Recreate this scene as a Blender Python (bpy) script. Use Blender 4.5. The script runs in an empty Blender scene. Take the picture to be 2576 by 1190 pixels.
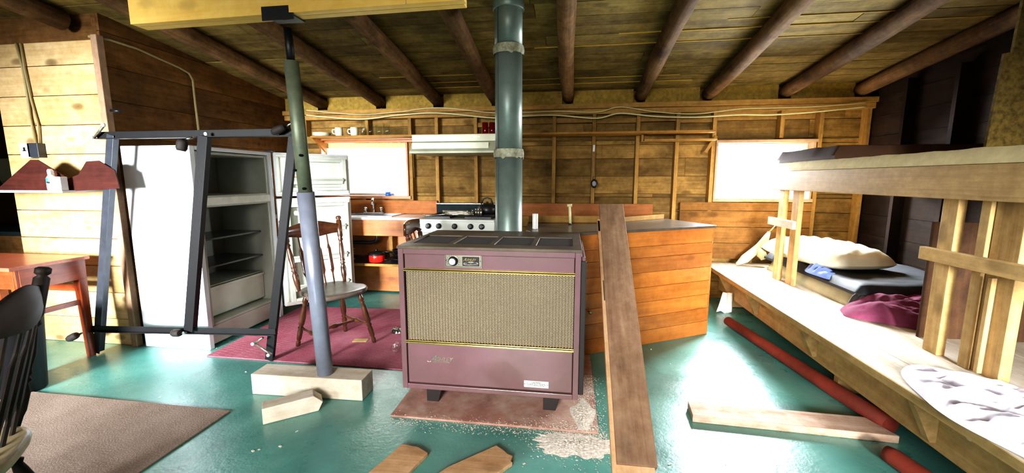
import bpy, math, random
from mathutils import Vector, Matrix, noise
from bpy_extras.object_utils import world_to_camera_view
random.seed(7)
scn = bpy.context.scene
COL = scn.collection
R = math.radians
PI = math.pi

# ------------------------------------------------------------------ materials
def nt_new(name):
    m = bpy.data.materials.new(name); m.use_nodes = True
    nt = m.node_tree; nt.nodes.clear()
    out = nt.nodes.new('ShaderNodeOutputMaterial')
    b = nt.nodes.new('ShaderNodeBsdfPrincipled')
    nt.links.new(b.outputs[0], out.inputs[0])
    return m, nt, b
def N(nt, t, **kw):
    n = nt.nodes.new(t)
    for k, v in kw.items():
        if k in n.inputs.keys() if hasattr(n.inputs, 'keys') else False: n.inputs[k].default_value = v
        else: setattr(n, k, v)
    return n
def c4(c): return (c[0], c[1], c[2], 1)
def srgb(h):
    h = h.lstrip('#'); v = [int(h[i:i+2], 16) / 255 for i in (0, 2, 4)]
    return tuple(x / 12.92 if x <= .04045 else ((x + .055) / 1.055) ** 2.4 for x in v)
def ramp(nt, stops, interp='LINEAR'):
    r = nt.nodes.new('ShaderNodeValToRGB'); r.color_ramp.interpolation = interp
    e = r.color_ramp.elements
    while len(e) < len(stops): e.new(.5)
    for i, (p, c) in enumerate(stops): e[i].position = p; e[i].color = c4(c) if len(c) == 3 else c
    return r
def mixc(nt, mode, fac, a, b):
    m = nt.nodes.new('ShaderNodeMix'); m.data_type = 'RGBA'; m.blend_type = mode
    for s, v in ((m.inputs[0], fac), (m.inputs[6], a), (m.inputs[7], b)):
        if isinstance(v, bpy.types.NodeSocket): nt.links.new(v, s)
        else: s.default_value = v if not isinstance(v, tuple) else (c4(v) if len(v) == 3 else v)
    return m.outputs[2]
def math_(nt, op, a, b=0., clamp=False):
    m = nt.nodes.new('ShaderNodeMath'); m.operation = op; m.use_clamp = clamp
    for s, v in ((m.inputs[0], a), (m.inputs[1], b)):
        if isinstance(v, bpy.types.NodeSocket): nt.links.new(v, s)
        else: s.default_value = v
    return m.outputs[0]
def noise_n(nt, vec, scale, detail=4, rough=.55, dist=0):
    n = nt.nodes.new('ShaderNodeTexNoise'); n.inputs['Scale'].default_value = scale
    n.inputs['Detail'].default_value = detail; n.inputs['Roughness'].default_value = rough; n.inputs['Distortion'].default_value = dist
    nt.links.new(vec, n.inputs['Vector']); return n
def mapping(nt, vec, sc):
    m = nt.nodes.new('ShaderNodeMapping'); m.inputs['Scale'].default_value = sc
    nt.links.new(vec, m.inputs['Vector']); return m.outputs[0]

def wood(name, light, dark, knots=.6, vary=.35, rough=.65, stain=.0, stain_col=(.02, .014, .008), bump=.25, grain=1., coat=0.):
    """board wood: grain runs along the first axis of the 'gco' attribute written by the mesh builder"""
    m, nt, b = nt_new(name)
    a = N(nt, 'ShaderNodeAttribute', attribute_name='gco'); g = a.outputs['Vector']
    rn = N(nt, 'ShaderNodeAttribute', attribute_name='rnd').outputs['Fac']
    fine = noise_n(nt, mapping(nt, g, (2.2, 48 * grain, 48 * grain)), 1., 5, .65, .3)
    broad = noise_n(nt, mapping(nt, g, (1.5, 6, 6)), 1., 3, .5, .8); mott = noise_n(nt, g, 16., 5, .7)
    mx = math_(nt, 'ADD', math_(nt, 'ADD', math_(nt, 'MULTIPLY', fine.outputs[0], .3), math_(nt, 'MULTIPLY', broad.outputs[0], .35)), math_(nt, 'MULTIPLY', mott.outputs[0], .35))
    r = ramp(nt, [(.36, dark), (.5, tuple((x + y) / 2 for x, y in zip(dark, light))), (.63, light)])
    nt.links.new(mx, r.inputs[0]); col = r.outputs[0]
    # per board tone
    v = math_(nt, 'ADD', math_(nt, 'MULTIPLY', rn, vary), 1 - vary * .5)
    hsv = nt.nodes.new('ShaderNodeHueSaturation'); nt.links.new(col, hsv.inputs['Color']); nt.links.new(v, hsv.inputs['Value']); col = hsv.outputs[0]
    if knots:
        vo = nt.nodes.new('ShaderNodeTexVoronoi'); vo.inputs['Scale'].default_value = 1.; vo.voronoi_dimensions = '3D'
        nt.links.new(mapping(nt, g, (3.1, 6.5, 6.5)), vo.inputs['Vector'])
        k = ramp(nt, [(.0, (1, 1, 1)), (.12, (.8, .8, .8)), (.22, (0, 0, 0))]); nt.links.new(vo.outputs['Distance'], k.inputs[0])
        k2 = math_(nt, 'MULTIPLY', k.outputs[0], knots)
        col = mixc(nt, 'MIX', k2, col, tuple(x * .3 for x in dark))
    if stain:
        s = noise_n(nt, g, 2.3, 5, .62); sr = ramp(nt, [(.45, (0, 0, 0)), (.68, (1, 1, 1))]); nt.links.new(s.outputs[0], sr.inputs[0])
        col = mixc(nt, 'MIX', math_(nt, 'MULTIPLY', sr.outputs[0], stain), col, stain_col)
    nt.links.new(col, b.inputs['Base Color']); b.inputs['Roughness'].default_value = rough
    if coat: b.inputs['Coat Weight'].default_value = coat; b.inputs['Coat Roughness'].default_value = .25
    else: b.inputs['Specular IOR Level'].default_value = .16
    bp = nt.nodes.new('ShaderNodeBump'); bp.inputs['Strength'].default_value = bump; bp.inputs['Distance'].default_value = .004
    nt.links.new(fine.outputs[0], bp.inputs['Height']); nt.links.new(bp.outputs[0], b.inputs['Normal'])
    return m
def plain(name, col, rough=.5, metal=0., var=.12, scale=14, bump=0., coat=0., spec=None, dirt=None, dirt_amt=0., alpha=None, trans=0., emis=0., bscale=60):
    m, nt, b = nt_new(name)
    tc = nt.nodes.new('ShaderNodeTexCoord').outputs['Object']
    n = noise_n(nt, tc, scale, 5, .6)
    r = ramp(nt, [(.3, tuple(x * (1 - var) for x in col)), (.7, tuple(min(1, x * (1 + var)) for x in col))]); nt.links.new(n.outputs[0], r.inputs[0])
    c = r.outputs[0]
    if dirt:
        n2 = noise_n(nt, tc, scale * .35, 6, .7); r2 = ramp(nt, [(.42, (0, 0, 0)), (.7, (1, 1, 1))]); nt.links.new(n2.outputs[0], r2.inputs[0])
        c = mixc(nt, 'MIX', math_(nt, 'MULTIPLY', r2.outputs[0], dirt_amt), c, dirt)
    nt.links.new(c, b.inputs['Base Color'])
    b.inputs['Roughness'].default_value = rough; b.inputs['Metallic'].default_value = metal
    if coat: b.inputs['Coat Weight'].default_value = coat
    if spec is None and rough >= .8: spec = .12
    if spec is not None: b.inputs['Specular IOR Level'].default_value = spec
    if trans: b.inputs['Transmission Weight'].default_value = trans; b.inputs['IOR'].default_value = 1.45
    if bump:
        n3 = noise_n(nt, tc, bscale, 4, .6)
        bp = nt.nodes.new('ShaderNodeBump'); bp.inputs['Strength'].default_value = bump; bp.inputs['Distance'].default_value = .004
        nt.links.new(n3.outputs[0], bp.inputs['Height']); nt.links.new(bp.outputs[0], b.inputs['Normal'])
    return m

M = {}
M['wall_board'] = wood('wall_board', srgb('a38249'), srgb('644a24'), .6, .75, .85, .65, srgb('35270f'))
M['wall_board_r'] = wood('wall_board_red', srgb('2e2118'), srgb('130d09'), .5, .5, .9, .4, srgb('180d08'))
M['dark_board'] = wood('dark_board', srgb('8a6236'), srgb('543515'), .5, .45, .8, .5, srgb('2a1b0e'))
M['light_board'] = wood('light_board', srgb('e0c494'), srgb('b39058'), .85, .25, .7, .3, srgb('7d5c2c'))
M['stud'] = wood('stud', srgb('b08a4c'), srgb('76572c'), .3, .4, .75)
M['ceil_board'] = wood('ceil_board', srgb('98834a'), srgb('584824'), .55, .5, .85, .5, srgb('231a0b'))
M['ceil_seam_light'] = wood('ceil_seam_light', srgb('d5b155'), srgb('a17c30'), 0, .3, .8)
M['log'] = wood('log', srgb('927049'), srgb('483320'), .5, .5, .9, .55, srgb('1f120a'), bump=.8)
M['new_beam'] = wood('new_beam', srgb('f4d078'), srgb('dcae50'), .35, .1, .6, grain=.7)
M['bunk'] = wood('bunk_wood', srgb('c7a872'), srgb('937448'), .5, .25, .6)
M['bench'] = wood('bench_wood', srgb('ddd5c8'), srgb('b5a68d'), .6, .12, .5)
M['orange'] = wood('orange_pine', srgb('bd7632'), srgb('8f5020'), .5, .35, .4, coat=.15)
M['backsplash'] = wood('backsplash', srgb('a8662f'), srgb('7c4619'), .2, .2, .5)
M['grey_wood'] = wood('grey_wood', srgb('efe3d4'), srgb('c6b49c'), .2, .2, .8)
M['plank_brown'] = wood('plank_brown', srgb('b79a7d'), srgb('876650'), .35, .2, .7, .3, srgb('4b2d18'))
M['plank_pink'] = wood('plank_pink', srgb('d8c0ae'), srgb('a47c60'), .3, .2, .7)
M['scrap'] = wood('scrap_wood', srgb('e0bd96'), srgb('b08459'), .3, .25, .75)
M['table_red'] = wood('table_red', srgb('b5562e'), srgb('7a2c14'), .0, .2, .3, coat=.4)
M['chair_dark'] = wood('chair_dark', srgb('6a4028'), srgb('2c160b'), .0, .15, .25, coat=.5)
M['chair_black'] = wood('chair_black', srgb('2a2018'), srgb('0c0906'), .0, .15, .6)
M['seat_dusty'] = wood('seat_dusty', srgb('8a7c70'), srgb('55463c'), .0, .15, .4, coat=.3)
M['seat_pale'] = wood('seat_pale', srgb('c9b994'), srgb('96845e'), .0, .15, .4, coat=.3)
M['particle'] = plain('particle_board', srgb('5d4c24'), .9, var=.5, scale=45, bump=.3)
M['batt'] = plain('blocking_panel', srgb('a3863f'), .85, var=.3, scale=30, bump=.2, dirt=srgb('6b6136'), dirt_amt=.5)
M['heater'] = plain('heater_enamel', srgb('835f66'), .34, var=.08, scale=5, coat=.15, dirt=srgb('655045'), dirt_amt=.75)
M['heater_top'] = plain('heater_top_dusty', srgb('5b4c3e'), .5, var=.25, scale=12, dirt=srgb('8b7b62'), dirt_amt=.5)
M['heater_dark'] = plain('heater_dark', srgb('2a2322'), .6)
M['gold'] = plain('gold_trim', srgb('c9b375'), .28, 1., var=.15)
M['silver'] = plain('silver_trim', srgb('cfc9b8'), .25, .9)
M['black'] = plain('black_plastic', (.012, .012, .013), .35)
M['black_iron'] = plain('black_iron', srgb('121214'), .45, .2, var=.2, bump=.1)
M['grey_iron'] = plain('grey_iron', srgb('3c4048'), .35, .3, var=.2)
M['rubber'] = plain('rubber_dark', srgb('231b17'), .75)
M['chrome'] = plain('chrome', (.75, .76, .78), .15, 1.)
M['white_paint'] = plain('white_enamel', srgb('e9edf2'), .3, var=.03, coat=.3)
M['fridge_in'] = plain('fridge_liner', srgb('a9aca0'), .45, var=.06)
M['fridge_door_in'] = plain('fridge_door_liner', srgb('cdd2c4'), .38, var=.05)
M['gasket'] = plain('gasket', srgb('d9dacd'), .5)
M['shelf_wire'] = plain('shelf_dark_glass', srgb('4b4f4c'), .3)
M['brown_bottle'] = plain('bread_brown', srgb('a88a55'), .7)
M['white'] = plain('white', (.85, .85, .83), .45, var=.04)
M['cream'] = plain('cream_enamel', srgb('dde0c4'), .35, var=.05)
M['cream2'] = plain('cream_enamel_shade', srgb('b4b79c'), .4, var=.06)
M['range'] = plain('range_enamel', srgb('c8ccc4'), .3, var=.05)
M['range_dark'] = plain('range_dark', srgb('20282a'), .8, var=.2)
M['counter_top'] = plain('worktop_laminate', srgb('c9c3bd'), .25, var=.08)
M['sink'] = plain('sink_steel', (.6, .61, .62), .25, .9)
M['pipe_up'] = plain('galvanised_pipe', srgb('77806a'), .45, .35, var=.2, scale=20)
M['pipe_low'] = plain('painted_pipe', srgb('a3a9bd'), .3, .35, var=.12)
M['flue'] = plain('flue_metal', srgb('7f918b'), .4, .3, var=.15, scale=9, dirt=srgb('64736e'), dirt_amt=.6)
M['flue_band'] = plain('flue_cement', srgb('b4b7a0'), .9, var=.3, scale=40, bump=.4, dirt=srgb('5b4630'), dirt_amt=.9)
M['red_pot'] = plain('red_enamel', srgb('e0261a'), .2, coat=.5)
M['red_pole'] = plain('red_painted_log', srgb('8a3322'), .7, var=.3, scale=9, bump=.3, dirt=srgb('5b2a1e'), dirt_amt=.6)
M['curtain'] = plain('curtain_cloth', srgb('e6d79a'), .9)
M['linen'] = plain('white_linen', srgb('ece6f2'), .85, var=.05)
M['pillow'] = plain('pillow_cotton', srgb('e6dfc8'), .85, var=.06)
M['cushion'] = plain('cushion_cream', srgb('c9c3a0'), .85, var=.08)
M['pad'] = plain('sleeping_pad', srgb('1c2026'), .7, var=.3)
M['blue'] = plain('blue_cloth', srgb('6f87c4'), .7)
M['maroon'] = plain('maroon_blanket', srgb('7a3d55'), .9, var=.3, scale=9, bump=.3, bscale=150)
M['brown_pad'] = plain('brown_mattress', srgb('3f2b1d'), .85, var=.15)
M['cable'] = plain('cable_sheath', srgb('d8d3a0'), .5, var=.06)
M['cable_d'] = plain('cable_old', srgb('9a8a5e'), .6)
M['blue_lid'] = plain('blue_plastic', srgb('2f6fc0'), .3)
M['tealp'] = plain('teal_plastic', srgb('3b93a6'), .3)
M['vinyl'] = plain('window_vinyl', (.5, .53, .53), .4)
M['bin'] = plain('bin_black', srgb('15151b'), .6)
M['maroon_panel'] = wood('maroon_panel', srgb('4a2018'), srgb('2a0f0b'), 0, .1, .6)
M['towel'] = plain('towel_cloth', srgb('c2c09a'), .95, var=.2, bump=.4, bscale=90)
M['paper'] = plain('paper_gold', srgb('cdb070'), .5)
M['redglass'] = plain('red_glass', srgb('8a1020'), .1, trans=.5)
M['debris'] = plain('sawdust_chip', srgb('e6d8cc'), .9, var=.35, scale=90, bump=.6, bscale=260)
M['black_deep'] = plain('black_deep', (.004, .004, .004), .9)

def glass_mat(name, tint=(.95, .98, .96), rough=.02):
    m, nt, b = nt_new(name)
    out = [n for n in nt.nodes if n.type == 'OUTPUT_MATERIAL'][0]
    tr = nt.nodes.new('ShaderNodeBsdfTransparent'); tr.inputs[0].default_value = c4(tint)
    gl = nt.nodes.new('ShaderNodeBsdfGlossy'); gl.inputs['Roughness'].default_value = rough
    fr = nt.nodes.new('ShaderNodeLayerWeight'); fr.inputs[0].default_value = .5
    f2 = math_(nt, 'ADD', math_(nt, 'MULTIPLY', math_(nt, 'POWER', fr.outputs['Facing'], 4.), .55), .05)
    mx = nt.nodes.new('ShaderNodeMixShader'); nt.links.new(f2, mx.inputs[0]); nt.links.new(tr.outputs[0], mx.inputs[1]); nt.links.new(gl.outputs[0], mx.inputs[2])
    nt.links.new(mx.outputs[0], out.inputs[0]); return m
M['glass'] = glass_mat('clear_glass', (.97, .99, .98))
M['pane'] = glass_mat('window_glass', (.97, .98, 1))
def curtain_mat():
    m, nt, b = nt_new('sheer_curtain')
    out = [n for n in nt.nodes if n.type == 'OUTPUT_MATERIAL'][0]
    tl = nt.nodes.new('ShaderNodeBsdfTranslucent'); tl.inputs[0].default_value = (.95, .9, .7, 1)
    df = nt.nodes.new('ShaderNodeBsdfDiffuse'); df.inputs[0].default_value = (.9, .87, .72, 1)
    mx = nt.nodes.new('ShaderNodeMixShader'); mx.inputs[0].default_value = .35
    nt.links.new(tl.outputs[0], mx.inputs[1]); nt.links.new(df.outputs[0], mx.inputs[2]); nt.links.new(mx.outputs[0], out.inputs[0]); return m
M['sheer'] = curtain_mat()
def floor_mat():
    m, nt, b = nt_new('painted_floor')
    tc = nt.nodes.new('ShaderNodeTexCoord').outputs['Object']
    n = noise_n(nt, tc, 1.6, 6, .6); r = ramp(nt, [(.3, srgb('447a73')), (.5, srgb('55968c')), (.72, srgb('76b0a5'))]); nt.links.new(n.outputs[0], r.inputs[0])
    n2 = noise_n(nt, mapping(nt, tc, (60, 60, 60)), 1., 4, .7); r2 = ramp(nt, [(.60, (0, 0, 0)), (.75, (1, 1, 1))]); nt.links.new(n2.outputs[0], r2.inputs[0])
    col = mixc(nt, 'MIX', math_(nt, 'MULTIPLY', r2.outputs[0], .25), r.outputs[0], srgb('9fb8a8'))
    n4 = noise_n(nt, tc, 5., 6, .65); r4 = ramp(nt, [(.55, (0, 0, 0)), (.8, (1, 1, 1))]); nt.links.new(n4.outputs[0], r4.inputs[0])
    col = mixc(nt, 'MIX', math_(nt, 'MULTIPLY', r4.outputs[0], .35), col, srgb('35544c'))
    nt.links.new(col, b.inputs['Base Color'])
    rr = ramp(nt, [(.3, (.24, .24, .24)), (.7, (.38, .38, .38))]); nt.links.new(n4.outputs[0], rr.inputs[0]); nt.links.new(rr.outputs[0], b.inputs['Roughness'])
    n3 = noise_n(nt, tc, 45, 4, .6)
    bp = nt.nodes.new('ShaderNodeBump'); bp.inputs['Strength'].default_value = .35; bp.inputs['Distance'].default_value = .004
    b.inputs['Specular IOR Level'].default_value = 1.
    nt.links.new(n3.outputs[0], bp.inputs['Height']); nt.links.new(bp.outputs[0], b.inputs['Normal'])
    return m
M['floor'] = floor_mat()
def carpet(name, a, bb, line=0.):
    m, nt, b = nt_new(name)
    tc = nt.nodes.new('ShaderNodeTexCoord').outputs['Object']
    n = noise_n(nt, tc, 120, 3, .7); n1 = noise_n(nt, tc, 2.5, 5, .6)
    f = math_(nt, 'ADD', math_(nt, 'MULTIPLY', n.outputs[0], .5), math_(nt, 'MULTIPLY', n1.outputs[0], .5))
    r = ramp(nt, [(.36, a), (.62, bb)]); nt.links.new(f, r.inputs[0]); col = r.outputs[0]
    h = n.outputs[0]
    if line:
        w = nt.nodes.new('ShaderNodeTexWave'); w.inputs['Scale'].default_value = line; w.inputs['Distortion'].default_value = 1.2; w.bands_direction = 'Y'
        nt.links.new(tc, w.inputs['Vector'])
        col = mixc(nt, 'MULTIPLY', .18, col, w.outputs[0]); h = math_(nt, 'ADD', h, w.outputs['Fac'])
    nt.links.new(col, b.inputs['Base Color']); b.inputs['Roughness'].default_value = .95; b.inputs['Specular IOR Level'].default_value = .1
    bp = nt.nodes.new('ShaderNodeBump'); bp.inputs['Strength'].default_value = .5; bp.inputs['Distance'].default_value = .006
    nt.links.new(h, bp.inputs['Height']); nt.links.new(bp.outputs[0], b.inputs['Normal'])
    return m
M['rug_red'] = carpet('rug_red', srgb('a34c60'), srgb('c98492'), 26)
M['mat_brown'] = carpet('mat_brown', srgb('7b695b'), srgb('a8968a'))
def grille_mat():
    m, nt, b = nt_new('woven_grille')
    tc = nt.nodes.new('ShaderNodeTexCoord').outputs['Object']
    s = nt.nodes.new('ShaderNodeSeparateXYZ'); nt.links.new(tc, s.inputs[0])
    # zig-zag weave: vertical columns with chevrons
    u = math_(nt, 'MULTIPLY', s.outputs[0], 62.); fu = math_(nt, 'FRACT', u)
    tri = math_(nt, 'ABSOLUTE', math_(nt, 'SUBTRACT', fu, .5))
    v = math_(nt, 'FRACT', math_(nt, 'ADD', math_(nt, 'MULTIPLY', s.outputs[2], 115.), math_(nt, 'MULTIPLY', tri, 1.6)))
    h = math_(nt, 'MULTIPLY', math_(nt, 'SINE', math_(nt, 'MULTIPLY', v, PI)), math_(nt, 'ADD', .45, tri))
    r = ramp(nt, [(.18, srgb('54493a')), (.45, srgb('9c8b70')), (.85, srgb('cbbb9e'))]); nt.links.new(h, r.inputs[0])
    n = noise_n(nt, tc, 3., 5, .6)
    col = mixc(nt, 'MULTIPLY', .35, r.outputs[0], n.outputs[0])
    nt.links.new(col, b.inputs['Base Color']); b.inputs['Roughness'].default_value = .42; b.inputs['Metallic'].default_value = .35
    bp = nt.nodes.new('ShaderNodeBump'); bp.inputs['Strength'].default_value = .8; bp.inputs['Distance'].default_value = .003
    nt.links.new(h, bp.inputs['Height']); nt.links.new(bp.outputs[0], b.inputs['Normal'])
    return m
M['grille'] = grille_mat()

# ------------------------------------------------------------------ mesh builder
class MB:
    def __init__(s): s.v = []; s.f = []; s.g = []; s.r = []; s.sm = []; s.mi = []
    def _add(s, vs, fs, g=0, M_=None, smooth=False, m=0, off=None):
        b = len(s.v); rn = random.random()
        off = off or Vector((random.uniform(-30, 30), random.uniform(-9, 9), random.uniform(-9, 9)))
        for p in vs:
            p = Vector(p)
            q = (p.x, p.y, p.z) if g == 0 else ((p.y, p.x, p.z) if g == 1 else (p.z, p.x, p.y))
            s.g.append(Vector(q) + off); s.r.append(rn)
            s.v.append(M_ @ p if M_ is not None else p)
        for f in fs: s.f.append([b + i for i in f]); s.sm.append(smooth); s.mi.append(m)
    def box(s, x0, x1, y0, y1, z0, z1, g=0, M_=None, m=0):
        vs = [(x, y, z) for x in (x0, x1) for y in (y0, y1) for z in (z0, z1)]
        fs = [(0, 1, 3, 2), (4, 6, 7, 5), (0, 4, 5, 1), (2, 3, 7, 6), (0, 2, 6, 4), (1, 5, 7, 3)]
        s._add(vs, fs, g, M_, m=m); return s
    def bar(s, a, b, w, h, up=(0, 0, 1), m=0):
        """rectangular bar from a to b, w across, h along 'up'"""
        a = Vector(a); b = Vector(b); d = b - a; L = d.length; x = d.normalized(); u = Vector(up)
        y = u.cross(x).normalized(); z = x.cross(y).normalized()
        Mt = Matrix((x, y, z)).transposed().to_4x4(); Mt.translation = a
        return s.box(0, L, -w / 2, w / 2, -h / 2, h / 2, 0, Mt, m)
    def tube(s, pts, r, n=10, cap=True, m=0, jitter=0):
        pts = [Vector(p) for p in pts]; rr = r if isinstance(r, (list, tuple)) else [r] * len(pts)
        T = []
        for i in range(len(pts)):
            d = (pts[min(i + 1, len(pts) - 1)] - pts[max(i - 1, 0)]); T.append(d.normalized() if d.length > 1e-9 else Vector((0, 0, 1)))
        u = T[0].orthogonal().normalized(); vs = []; gs = []; L = 0; prev = None
        for i, p in enumerate(pts):
            t = T[i]; u = (u - t * u.dot(t)); u = u.normalized() if u.length > 1e-6 else t.orthogonal().normalized(); w = t.cross(u)
            if i: L += (p - pts[i - 1]).length
            for k in range(n):
                a = 2 * PI * k / n; q = rr[i] * (1 + (random.uniform(-jitter, jitter) if jitter else 0))
                vs.append(p + (u * math.cos(a) + w * math.sin(a)) * q); gs.append((L, math.cos(a) * rr[i], math.sin(a) * rr[i]))
        fs = [(i * n + k, i * n + (k + 1) % n, (i + 1) * n + (k + 1) % n, (i + 1) * n + k) for i in range(len(pts) - 1) for k in range(n)]
        b = len(s.v); s._add(vs, fs, 0, None, True, m)
        off = Vector((random.uniform(-30, 30), random.uniform(-9, 9), 0))
        for i, g in enumerate(gs): s.g[b + i] = Vector(g) + off
        if cap:
            for base, rev in ((0, True), ((len(pts) - 1) * n, False)):
                f = [b + base + k for k in range(n)]
                s.f.append(f[::-1] if rev else f); s.sm.append(False); s.mi.append(m)
        return s
    def lathe(s, prof, n=24, M_=None, m=0, cap=True, smooth=True):
        vs = [(r * math.cos(2 * PI * k / n), r * math.sin(2 * PI * k / n), z) for r, z in prof for k in range(n)]
        fs = [(i * n + k, i * n + (k + 1) % n, (i + 1) * n + (k + 1) % n, (i + 1) * n + k) for i in range(len(prof) - 1) for k in range(n)]
        b = len(s.v); s._add(vs, fs, 2, M_, smooth, m)
        if cap:
            s.f.append([b + k for k in range(n)][::-1]); s.sm.append(False); s.mi.append(m)
            s.f.append([b + (len(prof) - 1) * n + k for k in range(n)]); s.sm.append(False); s.mi.append(m)
        return s
    def prism(s, poly, z0, z1, M_=None, m=0, g=0, smooth=False):
        n = len(poly); vs = [(x, y, z0) for x, y in poly] + [(x, y, z1) for x, y in poly]
        fs = [tuple(range(n))[::-1], tuple(range(n, 2 * n))] + [(i, (i + 1) % n, n + (i + 1) % n, n + i) for i in range(n)]
        s._add(vs, fs, g, M_, smooth, m); return s
    def grid(s, fn, nu, nv, m=0, smooth=True, closed_u=False):
        vs = [fn(i / (nu - (0 if closed_u else 1)), j / (nv - 1)) for i in range(nu) for j in range(nv)]
        fs = []
        for i in range(nu if closed_u else nu - 1):
            for j in range(nv - 1):
                a = i * nv + j; b = ((i + 1) % nu) * nv + j; fs.append((a, b, b + 1, a + 1))
        s._add(vs, fs, 0, None, smooth, m); return s
    def build(s, name, mats, parent=None, bevel=0., subsurf=0, solid=0., segs=2):
        mats = mats if isinstance(mats, (list, tuple)) else [mats]
        me = bpy.data.meshes.new(name)
        if parent is not None: org = parent.get('_o') and Vector(parent['_o']) or Vector((0, 0, 0))
        else:
            xs = [v.x for v in s.v]; ys = [v.y for v in s.v]; zs = [v.z for v in s.v]
            org = Vector(((min(xs) + max(xs)) / 2, (min(ys) + max(ys)) / 2, min(zs)))
        me.from_pydata([v - org for v in s.v], [], s.f)
        a = me.attributes.new('gco', 'FLOAT_VECTOR', 'POINT'); a.data.foreach_set('vector', [c for g in s.g for c in g])
        a = me.attributes.new('rnd', 'FLOAT', 'POINT'); a.data.foreach_set('value', s.r)
        me.polygons.foreach_set('use_smooth', s.sm); me.polygons.foreach_set('material_index', s.mi)
        for mt in mats: me.materials.append(M[mt] if isinstance(mt, str) else mt)
        me.update()
        o = bpy.data.objects.new(name, me); COL.objects.link(o)
        if parent is not None: o.parent = parent; o['_o'] = list(org)
        else: o.location = org; o['_o'] = list(org)
        if solid: md = o.modifiers.new('solid', 'SOLIDIFY'); md.thickness = solid; md.offset = 0
        if bevel: md = o.modifiers.new('bevel', 'BEVEL'); md.width = bevel; md.segments = segs; md.limit_method = 'ANGLE'; md.angle_limit = R(40)
        if subsurf: md = o.modifiers.new('sub', 'SUBSURF'); md.levels = subsurf; md.render_levels = subsurf
        return o
def tag(o, label, cat, group=None):
    o['label'] = label; o['category'] = cat
    if group: o['group'] = group
    return o
def struct(o, label=None):
    o['kind'] = 'structure'
    if label: o['label'] = label; o['category'] = 'building'
    return o
def thing(name, loc, label, cat, group=None):
    o = bpy.data.objects.new(name, None); COL.objects.link(o); o.location = loc; o['_o'] = list(loc)
    o.empty_display_size = .1
    return tag(o, label, cat, group)
def text(name, s, loc, size, rot, mat, parent, shear=0., ext=.001, ax='LEFT', ay='BOTTOM_BASELINE', bold=0.):
    c = bpy.data.curves.new(name, 'FONT'); c.body = s; c.size = size; c.shear = shear; c.extrude = ext; c.align_x = ax; c.align_y = ay; c.offset = bold
    c.materials.append(M[mat])
    tmp = bpy.data.objects.new(name, c); COL.objects.link(tmp); bpy.context.view_layer.update()
    me = bpy.data.meshes.new_from_object(tmp.evaluated_get(bpy.context.evaluated_depsgraph_get())); bpy.data.objects.remove(tmp); bpy.data.curves.remove(c)
    me.name = name; o = bpy.data.objects.new(name, me); COL.objects.link(o); org = Vector(parent['_o'])
    o.parent = parent; o.location = Vector(loc) - org; o.rotation_euler = rot; return o
def rotz(a, c=(0, 0, 0)): return Matrix.Translation(c) @ Matrix.Rotation(a, 4, 'Z')
def fbm(x, y, z=0, o=4):
    return noise.fractal(Vector((x, y, z)), .9, 2.1, o)

# ------------------------------------------------------------------ setting
YB, XL, XR = 4.65, -3.35, 2.92
def zc(y): return 2.155 + .125 * (4.6 - y)          # rafter centre line height
def zs(y): return zc(y) + .072                      # underside of the roof boards

mb = MB(); mb.box(-7.2, 3.1, -2.75, 4.85, -.08, 0)
struct(mb.build('floor', 'floor'), 'teal green painted floor, scuffed and glossy')

mb = MB(); y = 4.8; k = 0
sl = math.atan(.125)
while y > -2.8:
    w = random.choice((.135, .15, .165, .18)); x = -7.2 - random.random() * 2
    while x < 3.1:
        L = random.uniform(2.2, 4.2); x1 = min(3.1, x + L); dz = random.uniform(0, .004)
        Mt = Matrix.Translation((0, y, zs(y))) @ Matrix.Rotation(-sl, 4, 'X')
        mb.box(max(x, -7.2), x1 - .004, -w + .004, 0, dz, .02 + dz, 0, Mt); x = x1
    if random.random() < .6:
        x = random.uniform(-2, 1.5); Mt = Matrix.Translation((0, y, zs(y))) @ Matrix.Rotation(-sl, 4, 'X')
        mb.box(x, x + random.uniform(1, 3), -.004, .004, -.003, .012, 0, Mt, 1)  # pale strips paint in light leaking through some board seams
    y -= w; k += 1
Mt = Matrix.Translation((0, 4.8, zs(4.8) + .03)) @ Matrix.Rotation(-sl, 4, 'X'); mb.box(-7.2, 3.1, -7.8, .1, 0, .03, 0, Mt)
struct(mb.build('ceiling', ['ceil_board', 'ceil_seam_light']), 'rough roof boards with light leaks painted as pale joints above the rafters')

def boards_y(mb, x0, x1, z0, z1, y0, y1, h=.185, holes=(), m=0, seg=3.2):
    """horizontal sheathing boards on a wall facing -y, leaving rectangular holes (x0,x1,z0,z1)"""
    zed = [z0]; z = z0
    while z < z1 - .03:
        z = min(z1, z + h); zed.append(z)
    cuts = sorted(set(zed + [q for h_ in holes for q in (h_[2], h_[3]) if z0 < q < z1]))
    off = x0 + random.random() * seg
    row = -1; last = None
    for a, b in zip(cuts[:-1], cuts[1:]):
        spans = [(x0, x1)]
        for hx0, hx1, hz0, hz1 in holes:
            if a >= hz0 - 1e-6 and b <= hz1 + 1e-6:
                ns = []
                for s0, s1 in spans:
                    if hx0 > s0: ns.append((s0, min(hx0, s1)))
                    if hx1 < s1: ns.append((max(hx1, s0), s1))
                ns = [q for q in ns if q[1] - q[0] > .01]; spans = ns
        for s0, s1 in spans:
            x = s0
            while x < s1 - .01:
                e = min(s1, x + random.uniform(seg * .5, seg)); d = random.uniform(0, .005)
                mb.box(x, e - .002, y0 + d, y1, a + .003, b - .003, 0, None, m); x = e
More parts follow.
